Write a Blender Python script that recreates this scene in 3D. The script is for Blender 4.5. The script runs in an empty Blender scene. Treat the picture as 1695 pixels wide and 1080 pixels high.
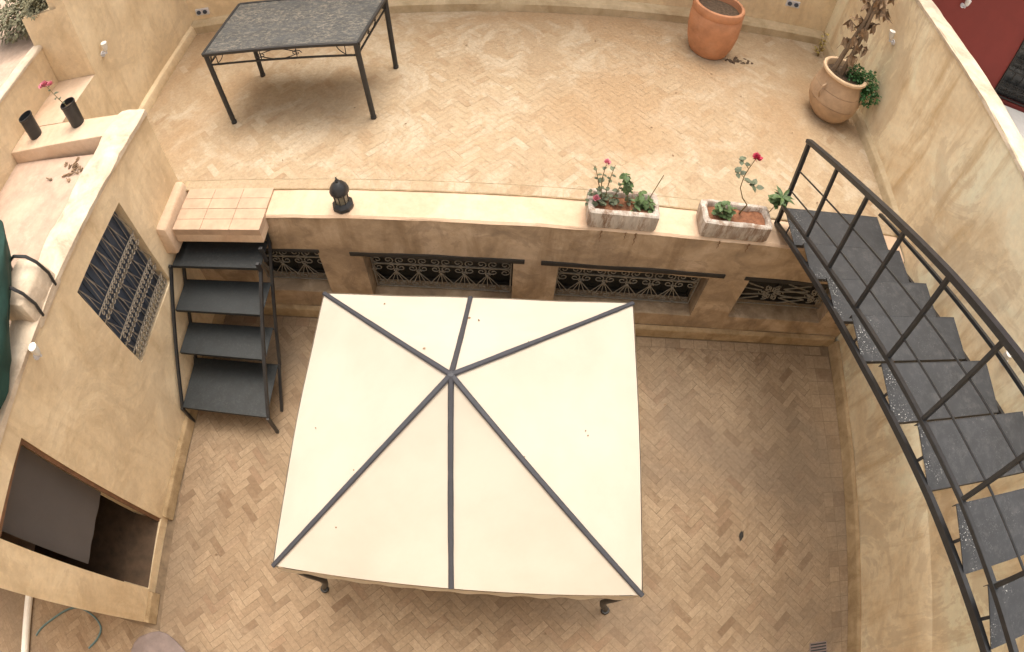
import bpy, bmesh, math, random
from mathutils import Vector, Matrix, noise
random.seed(7)
R = math.radians
sc = bpy.context.scene
COL = sc.collection

# ------------------------------------------------------------------ camera
cam = bpy.data.cameras.new('camera')
cam_o = bpy.data.objects.new('camera', cam)
COL.objects.link(cam_o)
sc.camera = cam_o
PITCH, YAW, ROLL, CAMH, A1, A3 = 0.519568, -0.007197, 0.063783, 5.689984, 0.0456251, 4.4548e-6
M = Matrix.Rotation(YAW, 4, 'Z') @ Matrix.Rotation(PITCH, 4, 'X') @ Matrix.Rotation(ROLL, 4, 'Z')
cam_o.matrix_world = Matrix.Translation((0, 0, CAMH)) @ M
cam.type = 'PANO'
cam.sensor_width = 36
cam.sensor_fit = 'HORIZONTAL'
cam.lens = 22
cam.clip_end = 500
for holder in (cam, getattr(cam, 'cycles', None)):
    if holder is None:
        continue
    for k, v in (('panorama_type', 'FISHEYE_LENS_POLYNOMIAL'), ('fisheye_fov', R(175)),
                 ('fisheye_polynomial_k0', 0.0), ('fisheye_polynomial_k1', -A1),
                 ('fisheye_polynomial_k2', 0.0), ('fisheye_polynomial_k3', -A3),
                 ('fisheye_polynomial_k4', 0.0)):
        try:
            setattr(holder, k, v)
        except Exception as e:
            print('cam prop', k, e)

# ------------------------------------------------------------------ light
SUN_EL, SUN_AZ = R(76), R(10)      # azimuth measured from +Y towards +X
w = bpy.data.worlds.new('World')
sc.world = w
w.use_nodes = True
nt = w.node_tree
bg = nt.nodes['Background']
sky = nt.nodes.new('ShaderNodeTexSky')
sky.sky_type = 'NISHITA'
sky.sun_disc = False
sky.sun_elevation = SUN_EL
sky.sun_rotation = SUN_AZ
sky.dust_density = 6.0
sky.air_density = 1.0
sky.ozone_density = 0.6
hs_ = nt.nodes.new('ShaderNodeHueSaturation')        # thin overcast: paler and warmer than a clear sky
hs_.inputs['Saturation'].default_value = 0.35
tint = nt.nodes.new('ShaderNodeMix')
tint.data_type = 'RGBA'
tint.blend_type = 'MULTIPLY'
tint.inputs[0].default_value = 1.0
tint.inputs[7].default_value = (1.0, 0.945, 0.85, 1)
nt.links.new(sky.outputs[0], hs_.inputs['Color'])
nt.links.new(hs_.outputs[0], tint.inputs[6])
nt.links.new(tint.outputs[2], bg.inputs[0])
bg.inputs[1].default_value = 0.15
sun = bpy.data.lights.new('sun', 'SUN')
sun.energy = 0.5
sun.angle = R(40)
sun.color = (1.0, 0.93, 0.82)
so = bpy.data.objects.new('sun', sun)
COL.objects.link(so)
sdir = Vector((math.sin(SUN_AZ) * math.cos(SUN_EL), math.cos(SUN_AZ) * math.cos(SUN_EL), math.sin(SUN_EL)))
so.rotation_euler = sdir.to_track_quat('Z', 'Y').to_euler()
so.location = (0, 0, 20)
sc.view_settings.view_transform = 'Standard'
sc.view_settings.look = 'None'
sc.view_settings.gamma = 1
sc.view_settings.exposure = 1.10

# ------------------------------------------------------------------ materials
def new_mat(name):
    m = bpy.data.materials.new(name)
    m.use_nodes = True
    n = m.node_tree.nodes
    return m, m.node_tree, n['Principled BSDF']

def nd(t, kind, **kw):
    n = t.nodes.new(kind)
    for k, v in kw.items():
        setattr(n, k, v)
    return n

def ramp(t, src, stops):
    r = nd(t, 'ShaderNodeValToRGB')
    e = r.color_ramp.elements
    while len(e) < len(stops):
        e.new(0.5)
    for i, (p, c) in enumerate(stops):
        e[i].position = p
        e[i].color = (c[0], c[1], c[2], 1) if hasattr(c, '__len__') else (c, c, c, 1)
    t.links.new(src, r.inputs[0])
    return r.outputs[0]

def coords(t, scale=(1, 1, 1), rot=(0, 0, 0)):
    tc = nd(t, 'ShaderNodeNewGeometry')
    mp = nd(t, 'ShaderNodeMapping')
    mp.inputs['Scale'].default_value = scale
    mp.inputs['Rotation'].default_value = rot
    t.links.new(tc.outputs['Position'], mp.inputs[0])
    return mp.outputs[0]

def ntex(t, vec, scale, detail=6, rough=0.6, dist=0.0):
    n = nd(t, 'ShaderNodeTexNoise')
    n.inputs['Scale'].default_value = scale
    n.inputs['Detail'].default_value = detail
    n.inputs['Roughness'].default_value = rough
    n.inputs['Distortion'].default_value = dist
    t.links.new(vec, n.inputs['Vector'])
    return n.outputs[0]

def mix(t, fac, a, b, mode='MIX'):
    m = nd(t, 'ShaderNodeMix', data_type='RGBA', blend_type=mode)
    for sock, v in ((m.inputs[0], fac), (m.inputs[6], a), (m.inputs[7], b)):
        if hasattr(v, 'is_linked') or hasattr(v, 'links'):
            t.links.new(v, sock)
        elif hasattr(v, '__len__'):
            sock.default_value = (v[0], v[1], v[2], 1)
        else:
            sock.default_value = v
    return m.outputs[2]

def math_n(t, op, a, b=None, clamp=False):
    m = nd(t, 'ShaderNodeMath', operation=op, use_clamp=clamp)
    for i, v in enumerate((a, b)):
        if v is None:
            continue
        if hasattr(v, 'links'):
            t.links.new(v, m.inputs[i])
        else:
            m.inputs[i].default_value = v
    return m.outputs[0]

def bump(t, b, h, strength=0.4, dist=0.01):
    n = nd(t, 'ShaderNodeBump')
    n.inputs['Strength'].default_value = strength
    n.inputs['Distance'].default_value = dist
    t.links.new(h, n.inputs['Height'])
    t.links.new(n.outputs[0], b.inputs['Normal'])

def plaster(name, light, mid, dark, streak=0.5, off=(0, 0, 0), patch=1.2):
    """lime plaster: cloudy tone, vertical run-off streaks, fine grain"""
    m, t, b = new_mat(name)
    v = coords(t)
    va = nd(t, 'ShaderNodeVectorMath', operation='ADD')
    va.inputs[1].default_value = off
    t.links.new(v, va.inputs[0])
    v = va.outputs[0]
    n1 = ntex(t, v, patch, 5, 0.62, 0.6)
    c = ramp(t, n1, [(0.32, dark), (0.5, mid), (0.68, light)])
    mp = nd(t, 'ShaderNodeMapping')
    mp.inputs['Scale'].default_value = (2.6, 2.6, 0.42)
    t.links.new(v, mp.inputs[0])
    n2 = ntex(t, mp.outputs[0], 1.6, 6, 0.65, 0.4)
    f2 = ramp(t, n2, [(0.50, 0.0), (0.68, 1.0)])
    f2 = math_n(t, 'MULTIPLY', f2, streak)
    c = mix(t, f2, c, (dark[0] * .80, dark[1] * .72, dark[2] * .60))
    n3 = ntex(t, v, 14, 6, 0.7)
    c = mix(t, 0.16, c, mix(t, 1.0, c, ramp(t, n3, [(0.3, 0.45), (0.7, 1.5)]), 'MULTIPLY'))
    n4 = ntex(t, v, 4.5, 8, 0.75, 1.2)
    c = mix(t, math_n(t, 'MULTIPLY', ramp(t, n4, [(0.55, 0.0), (0.75, 1.0)]), 0.3), c, tuple(min(1, x * 1.3) for x in light))
    n7 = ntex(t, v, 0.9 * patch, 7, 0.68, 1.6)
    c = mix(t, math_n(t, 'MULTIPLY', ramp(t, n7, [(0.53, 0.0), (0.56, 0.75), (0.75, 1.0)]), 0.62 * streak + 0.06), c, (dark[0] * .80, dark[1] * .80, dark[2] * .84))
    n6 = ntex(t, v, 7.5, 8, 0.85, 0.4)
    c = mix(t, math_n(t, 'MULTIPLY', ramp(t, n6, [(0.60, 0.0), (0.70, 1.0)]), 0.30), c, (dark[0] * .6, dark[1] * .55, dark[2] * .5))
    t.links.new(c, b.inputs['Base Color'])
    b.inputs['Roughness'].default_value = 0.9
    b.inputs['Specular IOR Level'].default_value = 0.2
    h = math_n(t, 'ADD', math_n(t, 'MULTIPLY', n1, 2.0), math_n(t, 'MULTIPLY', n3, 0.5))
    bump(t, b, h, 0.5, 0.02)
    return m

def brick_mat(name, stops, grime, pale, seed=0.0, patch=0.8, pale_amt=0.4, worn=(.2, .2, .2), blend=0.8):
    m, t, b = new_mat(name)
    g = nd(t, 'ShaderNodeNewGeometry')
    v = coords(t)
    va = nd(t, 'ShaderNodeVectorMath', operation='ADD')
    va.inputs[1].default_value = (seed, seed * 0.7, 0)
    t.links.new(v, va.inputs[0])
    v = va.outputs[0]
    c = ramp(t, g.outputs['Random Per Island'], stops)
    avg = tuple(sum(s[1][i] for s in stops) / len(stops) for i in range(3))
    n0 = ntex(t, v, 2.6, 4, 0.6, 0.5)
    c = mix(t, ramp(t, n0, [(0.35, 0.0), (0.65, blend)]), c, avg)
    n1 = ntex(t, v, patch, 6, 0.65, 0.8)
    c = mix(t, math_n(t, 'MULTIPLY', ramp(t, n1, [(0.46, 0.0), (0.68, 1.0)]), 0.45), c, grime)
    n2 = ntex(t, v, patch * 2.3, 7, 0.7, 1.2)
    c = mix(t, math_n(t, 'MULTIPLY', ramp(t, n2, [(0.50, 0.0), (0.60, 1.0)]), pale_amt), c, pale)
    n5 = ntex(t, v, 0.55, 5, 0.6, 0.5)
    c = mix(t, math_n(t, 'MULTIPLY', ramp(t, n5, [(0.47, 0.0), (0.62, 1.0)]), 0.75), c, worn)
    n8 = ntex(t, v, 3.2, 9, 0.8, 1.5)
    c = mix(t, math_n(t, 'MULTIPLY', ramp(t, n8, [(0.56, 0.0), (0.66, 1.0)]), 0.4), c, (worn[0] * .75, worn[1] * .72, worn[2] * .70))
    n3 = ntex(t, v, 28, 6, 0.75)
    c = mix(t, 0.3, c, mix(t, 1.0, c, ramp(t, n3, [(0.3, 0.4), (0.7, 1.55)]), 'MULTIPLY'))
    t.links.new(c, b.inputs['Base Color'])
    b.inputs['Roughness'].default_value = 0.85
    b.inputs['Specular IOR Level'].default_value = 0.25
    bump(t, b, n3, 0.35, 0.006)
    return m

def plain(name, col, rough=0.6, metal=0.0, var=0.25, scale=9, bmp=0.15, dust=None, dust_amt=0.4, dscale=30, dth=(.5, .66), spec=0.5, stretch=(1, 1, 1)):
    m, t, b = new_mat(name)
    v = coords(t, stretch)
    n1 = ntex(t, v, scale, 6, 0.65)
    c = mix(t, 1.0, col, ramp(t, n1, [(0.3, 1 - var), (0.7, 1 + var)]), 'MULTIPLY')
    if dust:
        n2 = ntex(t, v, dscale, 8, 0.8)
        n3 = ntex(t, v, 2.4, 4, 0.6)
        f = math_n(t, 'MULTIPLY', ramp(t, n2, [(dth[0], 0.0), (dth[1], 1.0)]), ramp(t, n3, [(0.3, 0.25), (0.65, 1.0)]))
        c = mix(t, math_n(t, 'MULTIPLY', f, dust_amt), c, dust)
    t.links.new(c, b.inputs['Base Color'])
    b.inputs['Roughness'].default_value = rough
    b.inputs['Metallic'].default_value = metal
    b.inputs['Specular IOR Level'].default_value = spec
    if bmp:
        bump(t, b, n1, bmp, 0.01)
    return m

M_WALL = plaster('tan plaster', (0.832, 0.688, 0.482), (0.771, 0.620, 0.419), (0.648, 0.502, 0.324), 0.4)
M_WALLR = plaster('tan plaster weathered', (0.880, 0.853, 0.660), (0.880, 0.760, 0.550), (0.714, 0.560, 0.365), 0.75, (7, 3, 2), 0.9)
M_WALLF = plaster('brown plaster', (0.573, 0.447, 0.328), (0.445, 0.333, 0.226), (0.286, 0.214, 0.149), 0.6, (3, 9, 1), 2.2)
M_COPE = plaster('pale coping plaster', (0.688, 0.527, 0.391), (0.640, 0.477, 0.344), (0.576, 0.404, 0.282), 0.08, (1, 5, 8), 1.8)
M_CAP = plaster('limewashed cap', (0.722, 0.619, 0.497), (0.634, 0.525, 0.405), (0.440, 0.344, 0.258), 0.2, (11, 5, 8), 3.0)
M_KERB = plaster('kerb plaster', (.60, .49, .34), (.52, .42, .28), (.42, .32, .20), 0.2, (4, 2, 9), 2.5)
M_SKIRT = plaster('skirting plaster', (.46, .34, .21), (.36, .26, .15), (.26, .18, .10), 0.2, (2, 15, 8), 4)
M_COURT = brick_mat('court bricks', [(0, (0.194, 0.126, 0.078)), (.15, (0.267, 0.190, 0.123)), (.6, (0.304, 0.222, 0.145)), (.9, (0.348, 0.257, 0.171)), (1, (0.227, 0.141, 0.089))],
                    (0.211, 0.157, 0.104), (0.371, 0.283, 0.193), 3.3, 0.7, 0.4, (0.219, 0.166, 0.119), 0.35)
M_TERR = brick_mat('terrace bricks', [(0, (0.335, 0.230, 0.140)), (.12, (0.392, 0.286, 0.182)), (.6, (0.429, 0.329, 0.217)), (.9, (0.455, 0.355, 0.244)), (1, (0.505, 0.423, 0.318))],
                   (0.353, 0.251, 0.158), (0.505, 0.423, 0.318), 9.1, 0.6, 0.7, (0.384, 0.259, 0.152))
M_MORT = plain('court mortar', (0.174, 0.125, 0.081), 0.95, var=.3)
M_MORT2 = plain('terrace mortar', (0.428, 0.325, 0.199), 0.95, var=.3)
M_SLAB = plain('pink clay tiles', (0.496, 0.349, 0.248), 0.85, var=.15, scale=6)
M_ROOF = plain('pinkish roof screed', (0.468, 0.340, 0.261), 0.9, var=.22, scale=3.5, dust=(0.595, 0.493, 0.396), dust_amt=.5, dscale=9)
M_GROUND = plain('dusty ground', (.42, .30, .20), 0.95, var=.25, scale=2)
M_IRON = plain('black painted iron', (.022, .023, .026), 0.42, var=.3, scale=20, bmp=.1)
M_TREAD = plain('tread sheet steel', (.022, .024, .029), 0.62, var=.25, scale=7, bmp=.2, dust=(.16, .15, .14), dust_amt=.22, dscale=14)
M_TREADB = plain('black tread sheet', (.014, .018, .021), 0.6, var=.25, scale=9, bmp=.25, dust=(.12, .12, .11), dust_amt=.25, dscale=40)
M_TABLE = plain('dusty black table sheet', (.050, .054, .058), 0.6, var=.3, scale=5, bmp=.2, dust=(.33, .285, .22), dust_amt=.7, dscale=24, dth=(.47, .62), stretch=(1, 1.8, 1))
M_GRILL = plain('weathered wrought iron', (.27, .25, .215), 0.7, var=.3, scale=30)
M_GRILLB = plain('rusty pale wrought iron', (.26, .225, .18), 0.7, var=.3, scale=30)
M_DARK = plain('dark glass', (.02, .022, .022), 0.25, var=.2, scale=4, bmp=0)
M_BLUE = plain('blue grey shutter', (.055, .075, .115), 0.55, var=.3, scale=6)
M_LINT = plain('dark lintel timber', (.028, .024, .020), 0.8, var=.3, scale=12)
M_TERRA = plain('red terracotta', (.50, .235, .125), 0.8, var=.22, scale=5, bmp=.2, dust=(.62, .36, .24), dust_amt=.45, dscale=6)
M_CLAY = plain('tan clay', (.43, .295, .19), 0.85, var=.2, scale=7, bmp=.25, dust=(.60, .44, .29), dust_amt=.4, dscale=8)
M_CLAYR = plain('pale clay rim', (.64, .47, .31), 0.85, var=.15, scale=7, bmp=.2)
M_SOIL = plain('dry soil', (.10, .068, .045), 1.0, var=.5, scale=30, bmp=.8)
M_SOILR = plain('red soil', (.22, .095, .05), 1.0, var=.4, scale=26, bmp=.8)
M_CONC = plain('stained grey concrete', (.52, .47, .42), 0.9, var=.22, scale=12, bmp=.35, dust=(.22, .13, .08), dust_amt=.95, dscale=7, stretch=(2.2, 2.2, .4), dth=(.44, .56))
M_BARK = plain('dead bark', (.20, .145, .10), 0.95, var=.5, scale=22, bmp=.8, stretch=(1, 1, .25))
M_DEADL = plain('curled dead leaves', (.25, .165, .10), 0.9, var=.4, scale=16)
M_LEAF = plain('green leaves', (.085, .14, .05), 0.55, var=.45, scale=25)
M_LEAFD = plain('deep green leaves', (.035, .115, .03), 0.55, var=.5, scale=25)
M_LEAFG = plain('grey green leaves', (.10, .12, .07), 0.6, var=.45, scale=18)
M_ROSE = plain('dark pink petals', (.50, .05, .10), 0.6, var=.25, scale=30)
M_PINK = plain('pink petals', (.66, .24, .30), 0.6, var=.2, scale=30)
M_STEM = plain('thin stem', (.16, .12, .05), 0.8, var=.3)
M_CLOTHG = plain('dark green canvas', (.010, .045, .036), 0.8, var=.3, scale=5, bmp=.4)
M_WHITE = plain('white paint', (.78, .76, .72), 0.45, var=.08, scale=8)
M_GREYP = plain('grey pipe', (.62, .62, .66), 0.4, var=.1, scale=8)
M_RED = plain('dark red painted wall', (.20, .030, .022), 0.8, var=.14, scale=1.3, bmp=.3)
M_HOSE = plain('blue green hose', (.10, .17, .18), 0.5, var=.2)
M_STONE = plain('violet grey slab', (.21, .165, .155), 0.85, var=.2, scale=8)
M_CURT = plain('grey voile', (.115, .105, .105), 0.85, var=.08, scale=2, bmp=.2)
M_INFL = plain('indoor brown tiles', (.085, .052, .03), 0.7, var=.35, scale=9)
M_WOOD = plain('brown door frame', (.17, .085, .045), 0.7, var=.3, scale=12)
M_STRAP = plain('grey seam tape', (.048, .050, .062), 0.6, var=.12, scale=20)

def canopy_mat():
    m, t, b = new_mat('cream awning cloth')
    v = coords(t)
    n = ntex(t, v, 1.5, 5, 0.6)
    c = ramp(t, n, [(0.35, (.52, .465, .395)), (0.6, (.56, .505, .435))])
    n2 = ntex(t, v, 22, 4, 0.6)
    t.links.new(mix(t, math_n(t, 'MULTIPLY', ramp(t, n2, [(0.68, 0.0), (0.78, 1.0)]), 0.25), c, (.55, .46, .36)), b.inputs['Base Color'])
    b.inputs['Roughness'].default_value = 0.8
    b.inputs['Specular IOR Level'].default_value = 0.2
    bump(t, b, ntex(t, v, 5, 3, 0.5), 0.12, 0.03)
    return m
M_CANOPY = canopy_mat()

def tread_flecked():
    m = M_TREAD.copy()
    m.name = 'tread steel with white droppings'
    t = m.node_tree
    b = t.nodes['Principled BSDF']
    src = b.inputs['Base Color'].links[0].from_socket
    g = nd(t, 'ShaderNodeNewGeometry')
    sx = nd(t, 'ShaderNodeSeparateXYZ')
    t.links.new(g.outputs['Position'], sx.inputs[0])
    near = ramp(t, math_n(t, 'SUBTRACT', sx.outputs[0], 2.38), [(0.10, 1.0), (0.22, 0.08)])
    v = coords(t)
    f = math_n(t, 'MULTIPLY', ramp(t, ntex(t, v, 95, 3, 0.6), [(0.62, 0.0), (0.66, 1.0)]), ramp(t, ntex(t, v, 5, 3, 0.6), [(0.45, 0.0), (0.6, 1.0)]))
    f = math_n(t, 'MULTIPLY', f, near)
    t.links.new(mix(t, f, src, (.7, .7, .68)), b.inputs['Base Color'])
    return m
M_TREADF = tread_flecked()

# ------------------------------------------------------------------ mesh helpers
def V(*a): return Vector(a)

class B:
    """collects shapes; build() links them as one mesh object"""
    def __init__(s): s.bm = bmesh.new()
    def face(s, pts):
        vs = [s.bm.verts.new(p) for p in pts]
        return s.bm.faces.new(vs)
    def box(s, a, b, bevel=0.0):
        a, b = Vector(a), Vector(b)
        c = (a + b) / 2
        r = bmesh.ops.create_cube(s.bm, size=1)
        for v in r['verts']:
            v.co = Vector((v.co.x * (b.x - a.x), v.co.y * (b.y - a.y), v.co.z * (b.z - a.z))) + c
        if bevel:
            es = list({e for v in r['verts'] for e in v.link_edges})
            bmesh.ops.bevel(s.bm, geom=es, offset=bevel, segments=2, affect='EDGES', profile=.5)
        return s
    def hexa(s, p, bevel=0.0):
        """8 points: bottom 4 (ccw), top 4"""
        vs = [s.bm.verts.new(q) for q in p]
        for f in ((3, 2, 1, 0), (4, 5, 6, 7), (0, 1, 5, 4), (1, 2, 6, 5), (2, 3, 7, 6), (3, 0, 4, 7)):
            s.bm.faces.new([vs[i] for i in f])
        if bevel:
            es = list({e for v in vs for e in v.link_edges})
            bmesh.ops.bevel(s.bm, geom=es, offset=bevel, segments=2, affect='EDGES', profile=.5)
        return s
    def bar(s, a, b, w, h=None, up=(0, 0, 1), bevel=0.0):
        a, b = Vector(a), Vector(b)
        h = h or w
        d = (b - a).normalized()
        up = Vector(up)
        if abs(d.dot(up)) > .98: up = Vector((0, 1, 0))
        x = d.cross(up).normalized() * w / 2
        y = x.cross(d).normalized() * h / 2
        return s.hexa([a - x - y, a + x - y, b + x - y, b - x - y, a - x + y, a + x + y, b + x + y, b - x + y], bevel)
    def tube(s, pts, r, n=6, closed=False):
        pts = [Vector(p) for p in pts]
        rr = r if hasattr(r, '__len__') else [r] * len(pts)
        rings = []
        prev = None
        N = len(pts)
        for i, p in enumerate(pts):
            if closed:
                d = pts[(i + 1) % N] - pts[i - 1]
            else:
                d = (pts[min(i + 1, N - 1)] - pts[max(i - 1, 0)])
            d = d.normalized() if d.length > 1e-9 else Vector((0, 0, 1))
            if prev is None:
                u = d.orthogonal().normalized()
            else:
                u = prev - d * prev.dot(d)
                u = u.normalized() if u.length > 1e-6 else d.orthogonal().normalized()
            prev = u
            wv = d.cross(u)
            rings.append([s.bm.verts.new(p + (u * math.cos(2 * math.pi * k / n) + wv * math.sin(2 * math.pi * k / n)) * rr[i]) for k in range(n)])
        rng = range(N if closed else N - 1)
        for i in rng:
            a, b = rings[i], rings[(i + 1) % N]
            for k in range(n):
                s.bm.faces.new((a[k], a[(k + 1) % n], b[(k + 1) % n], b[k]))
        if not closed:
            s.bm.faces.new(rings[0][::-1])
            s.bm.faces.new(rings[-1])
        return s
    def lathe(s, prof, n, c=(0, 0, 0), caps=True, wob=0.0, seed=0):
        c = Vector(c)
        rings = []
        for i, (r, z) in enumerate(prof):
            ring = []
            for k in range(n):
                a = 2 * math.pi * k / n
                q = r * (1 + wob * noise.noise(Vector((math.cos(a) * 1.5 + seed, math.sin(a) * 1.5, z * 3))))
                ring.append(s.bm.verts.new(c + Vector((math.cos(a) * q, math.sin(a) * q, z))))
            rings.append(ring)
        for i in range(len(rings) - 1):
            a, b = rings[i], rings[i + 1]
            for k in range(n):
                s.bm.faces.new((a[k], a[(k + 1) % n], b[(k + 1) % n], b[k]))
        if caps:
            s.bm.faces.new(rings[0][::-1])
            s.bm.faces.new(rings[-1])
        return s
    def prism(s, poly, z0, z1, bevel=0):
        a = [s.bm.verts.new((p[0], p[1], z0)) for p in poly]
        b = [s.bm.verts.new((p[0], p[1], z1)) for p in poly]
        s.bm.faces.new(a[::-1]); s.bm.faces.new(b)
        n = len(poly)
        for i in range(n):
            s.bm.faces.new((a[i], a[(i + 1) % n], b[(i + 1) % n], b[i]))
        return s
    def leaf(s, p, d, size, wd=.5, curl=.3, up=None):
        """folded pointed leaf of six faces"""
        d = Vector(d).normalized()
        up = Vector(up) if up else Vector((random.uniform(-.4, .4), random.uniform(-.4, .4), 1))
        x = d.cross(up)
        if x.length < 1e-3: x = d.orthogonal()
        x.normalize()
        n = x.cross(d).normalized()
        p = Vector(p)
        pts = []
        for t, wv in ((0, .06), (.3, .42), (.65, .38), (1, .03)):
            m = p + d * size * t - n * size * curl * t * t
            pts.append([s.bm.verts.new(m - x * size * wv * wd + n * size * .10 * wv), s.bm.verts.new(m), s.bm.verts.new(m + x * size * wv * wd + n * size * .10 * wv)])
        for i in range(3):
            a, b = pts[i], pts[i + 1]
            s.bm.faces.new((a[0], a[1], b[1], b[0]))
            s.bm.faces.new((a[1], a[2], b[2], b[1]))
        return s
    def build(s, name, mat, parent=None, smooth=False, label=None):
        bm = s.bm
        bmesh.ops.recalc_face_normals(bm, faces=bm.faces)
        off = Vector((0, 0, 0))
        q = parent
        while q is not None:
            off += q.location
            q = q.parent
        me = bpy.data.meshes.new(name)
        if off.length > 0:
            bmesh.ops.translate(bm, verts=bm.verts, vec=-off)
        bm.to_mesh(me); bm.free()
        me.materials.append(mat)
        if smooth:
            for p in me.polygons: p.use_smooth = True
            try: me.set_sharp_from_angle(angle=R(38))
            except Exception: pass
        o = bpy.data.objects.new(name, me)
        COL.objects.link(o)
        if parent: o.parent = parent
        if label: o['label'] = label
        return o

def thing(name, label, cat, loc=(0, 0, 0), group=None):
    o = bpy.data.objects.new(name, None)
    COL.objects.link(o)
    o.empty_display_size = .1
    o.location = loc
    o['label'] = label; o['category'] = cat
    if group: o['group'] = group
    return o
def tag(o, label, cat, group=None):
    o['label'] = label; o['category'] = cat
    if group: o['group'] = group
    return o
def struct(o):
    o['kind'] = 'structure'
    return o

def wob(p, s=1.7, a=0.012):
    return noise.noise(Vector(p) * s) * a + noise.noise(Vector(p) * s * 4 + Vector((5, 5, 5))) * a * .25

def face_grid(b, u0, u1, v0, v1, fn, holes=(), step=.14, amp=.012, depth=.2):
    """plaster wall face with openings; fn(u, v, d) -> point, d = distance into the wall"""
    us, vs = {u0, u1}, {v0, v1}
    for h in holes:
        us |= {h[0], h[1]}; vs |= {h[2], h[3]}
    def fill(s):
        s = sorted(s); out = []
        for a, c in zip(s, s[1:]):
            n = max(1, round((c - a) / step))
            out += [a + (c - a) * i / n for i in range(n)]
        return out + [s[-1]]
    us, vs = fill(us), fill(vs)
    def inside(u, v):
        return any(h[0] < u < h[1] and h[2] < v < h[3] for h in holes)
    grid = {}
    def vert(i, j):
        if (i, j) not in grid:
            u, v = us[i], vs[j]
            p = fn(u, v, 0)
            edge = any(abs(u - e) < 1e-6 for e in (u0, u1)) or any(abs(v - e) < 1e-6 for e in (v0, v1))
            grid[i, j] = b.bm.verts.new(fn(u, v, 0 if edge else wob(p, 1.9, amp)))
        return grid[i, j]
    for i in range(len(us) - 1):
        for j in range(len(vs) - 1):
            if inside((us[i] + us[i + 1]) / 2, (vs[j] + vs[j + 1]) / 2): continue
            b.bm.faces.new((vert(i, j), vert(i + 1, j), vert(i + 1, j + 1), vert(i, j + 1)))
    for h in holes:
        hu = [i for i, u in enumerate(us) if h[0] - 1e-6 <= u <= h[1] + 1e-6]
        hv = [j for j, v in enumerate(vs) if h[2] - 1e-6 <= v <= h[3] + 1e-6]
        dd = h[4] if len(h) > 4 else depth
        loop = [(i, hv[0]) for i in hu] + [(hu[-1], j) for j in hv[1:]] + [(i, hv[-1]) for i in hu[::-1][1:]] + [(hu[0], j) for j in hv[::-1][1:]]
        back = {k: b.bm.verts.new(fn(us[k[0]], vs[k[1]], dd)) for k in set(loop)}
        for k, l in zip(loop, loop[1:]):
            b.bm.faces.new((vert(*k), vert(*l), back[l], back[k]))

def clip_poly(poly, x0, x1, y0, y1):
    def cl(p, f, inter):
        out = []
        for i in range(len(p)):
            a, c = p[i - 1], p[i]
            fa, fc = f(a), f(c)
            if fa != fc: out.append(inter(a, c))
            if fc: out.append(c)
        return out
    def ix(x): return lambda a, c: (x, a[1] + (c[1] - a[1]) * (x - a[0]) / (c[0] - a[0]))
    def iy(y): return lambda a, c: (a[0] + (c[0] - a[0]) * (y - a[1]) / (c[1] - a[1]), y)
    for f, g in ((lambda p: p[0] >= x0, ix(x0)), (lambda p: p[0] <= x1, ix(x1)), (lambda p: p[1] >= y0, iy(y0)), (lambda p: p[1] <= y1, iy(y1))):
        if len(poly) < 3: return []
        poly = cl(poly, f, g)
    return poly

def herringbone(b, x0, x1, y0, y1, z, W=.070, n=3, gap=.0009, keep=None):
    L = W * n
    cx, cy = (x0 + x1) / 2, (y0 + y1) / 2
    rad = max(x1 - x0, y1 - y0) * .75
    c45 = math.sqrt(.5)
    T = int(2 * rad / W) + 4
    for t in range(-T, T):
        for s_ in range(-int(rad / L) - T // 6 - 4, int(rad / L) + T // 6 + 4):
            for kind in (0, 1):
                if kind == 0:
                    ox, oy, w_, h_ = t * W + s_ * 2 * L, t * W, L, W
                else:
                    ox, oy, w_, h_ = (n + t) * W + s_ * 2 * L, (t - n + 1) * W, W, L
                mx, my = ox + w_ / 2, oy + h_ / 2
                px, py = cx + (mx - my) * c45, cy + (mx + my) * c45
                if px < x0 - L or px > x1 + L or py < y0 - L or py > y1 + L: continue
                jit = random.uniform(-.018, .018)
                poly = []
                for qx, qy in ((-w_ / 2 + gap, -h_ / 2 + gap), (w_ / 2 - gap, -h_ / 2 + gap), (w_ / 2 - gap, h_ / 2 - gap), (-w_ / 2 + gap, h_ / 2 - gap)):
                    a = jit
                    rx, ry = qx * math.cos(a) - qy * math.sin(a), qx * math.sin(a) + qy * math.cos(a)
                    rx += random.uniform(-.0015, .0015); ry += random.uniform(-.0015, .0015)
                    poly.append((px + (rx - ry) * c45, py + (rx + ry) * c45))
                poly = clip_poly(poly, x0, x1, y0, y1)
                if len(poly) < 3: continue
                if keep and not keep(px, py): continue
                tx, ty, dz = random.gauss(0, .004), random.gauss(0, .004), random.uniform(0, .0008)
                b.face([(q[0], q[1], z + dz + (q[0] - px) * tx + (q[1] - py) * ty) for q in poly])

def course(b, x0, x1, y0, y1, z, along='x', L=.16, gap=.0025):
    """one row of bricks laid side by side"""
    if along == 'x':
        n = max(1, round((x1 - x0) / L))
        for i in range(n):
            a, c = x0 + (x1 - x0) * i / n + gap, x0 + (x1 - x0) * (i + 1) / n - gap
            b.face([(a, y0 + gap, z), (c, y0 + gap, z), (c, y1 - gap, z + random.uniform(0, .002)), (a, y1 - gap, z)])
    else:
        n = max(1, round((y1 - y0) / L))
        for i in range(n):
            a, c = y0 + (y1 - y0) * i / n + gap, y0 + (y1 - y0) * (i + 1) / n - gap
            b.face([(x0 + gap, a, z), (x1 - gap, a, z), (x1 - gap, c, z + random.uniform(0, .002)), (x0 + gap, c, z)])

# wall lines
YW = 3.29                      # face of the low wall under the upper terrace
HT, TF = 1.66, 1.68            # coping height, upper terrace height
XL = -3.36                     # left house wall face
def xr_up(y): return 3.69 + .05 * y
def xr_lo(y): return xr_up(y) - .045

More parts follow.
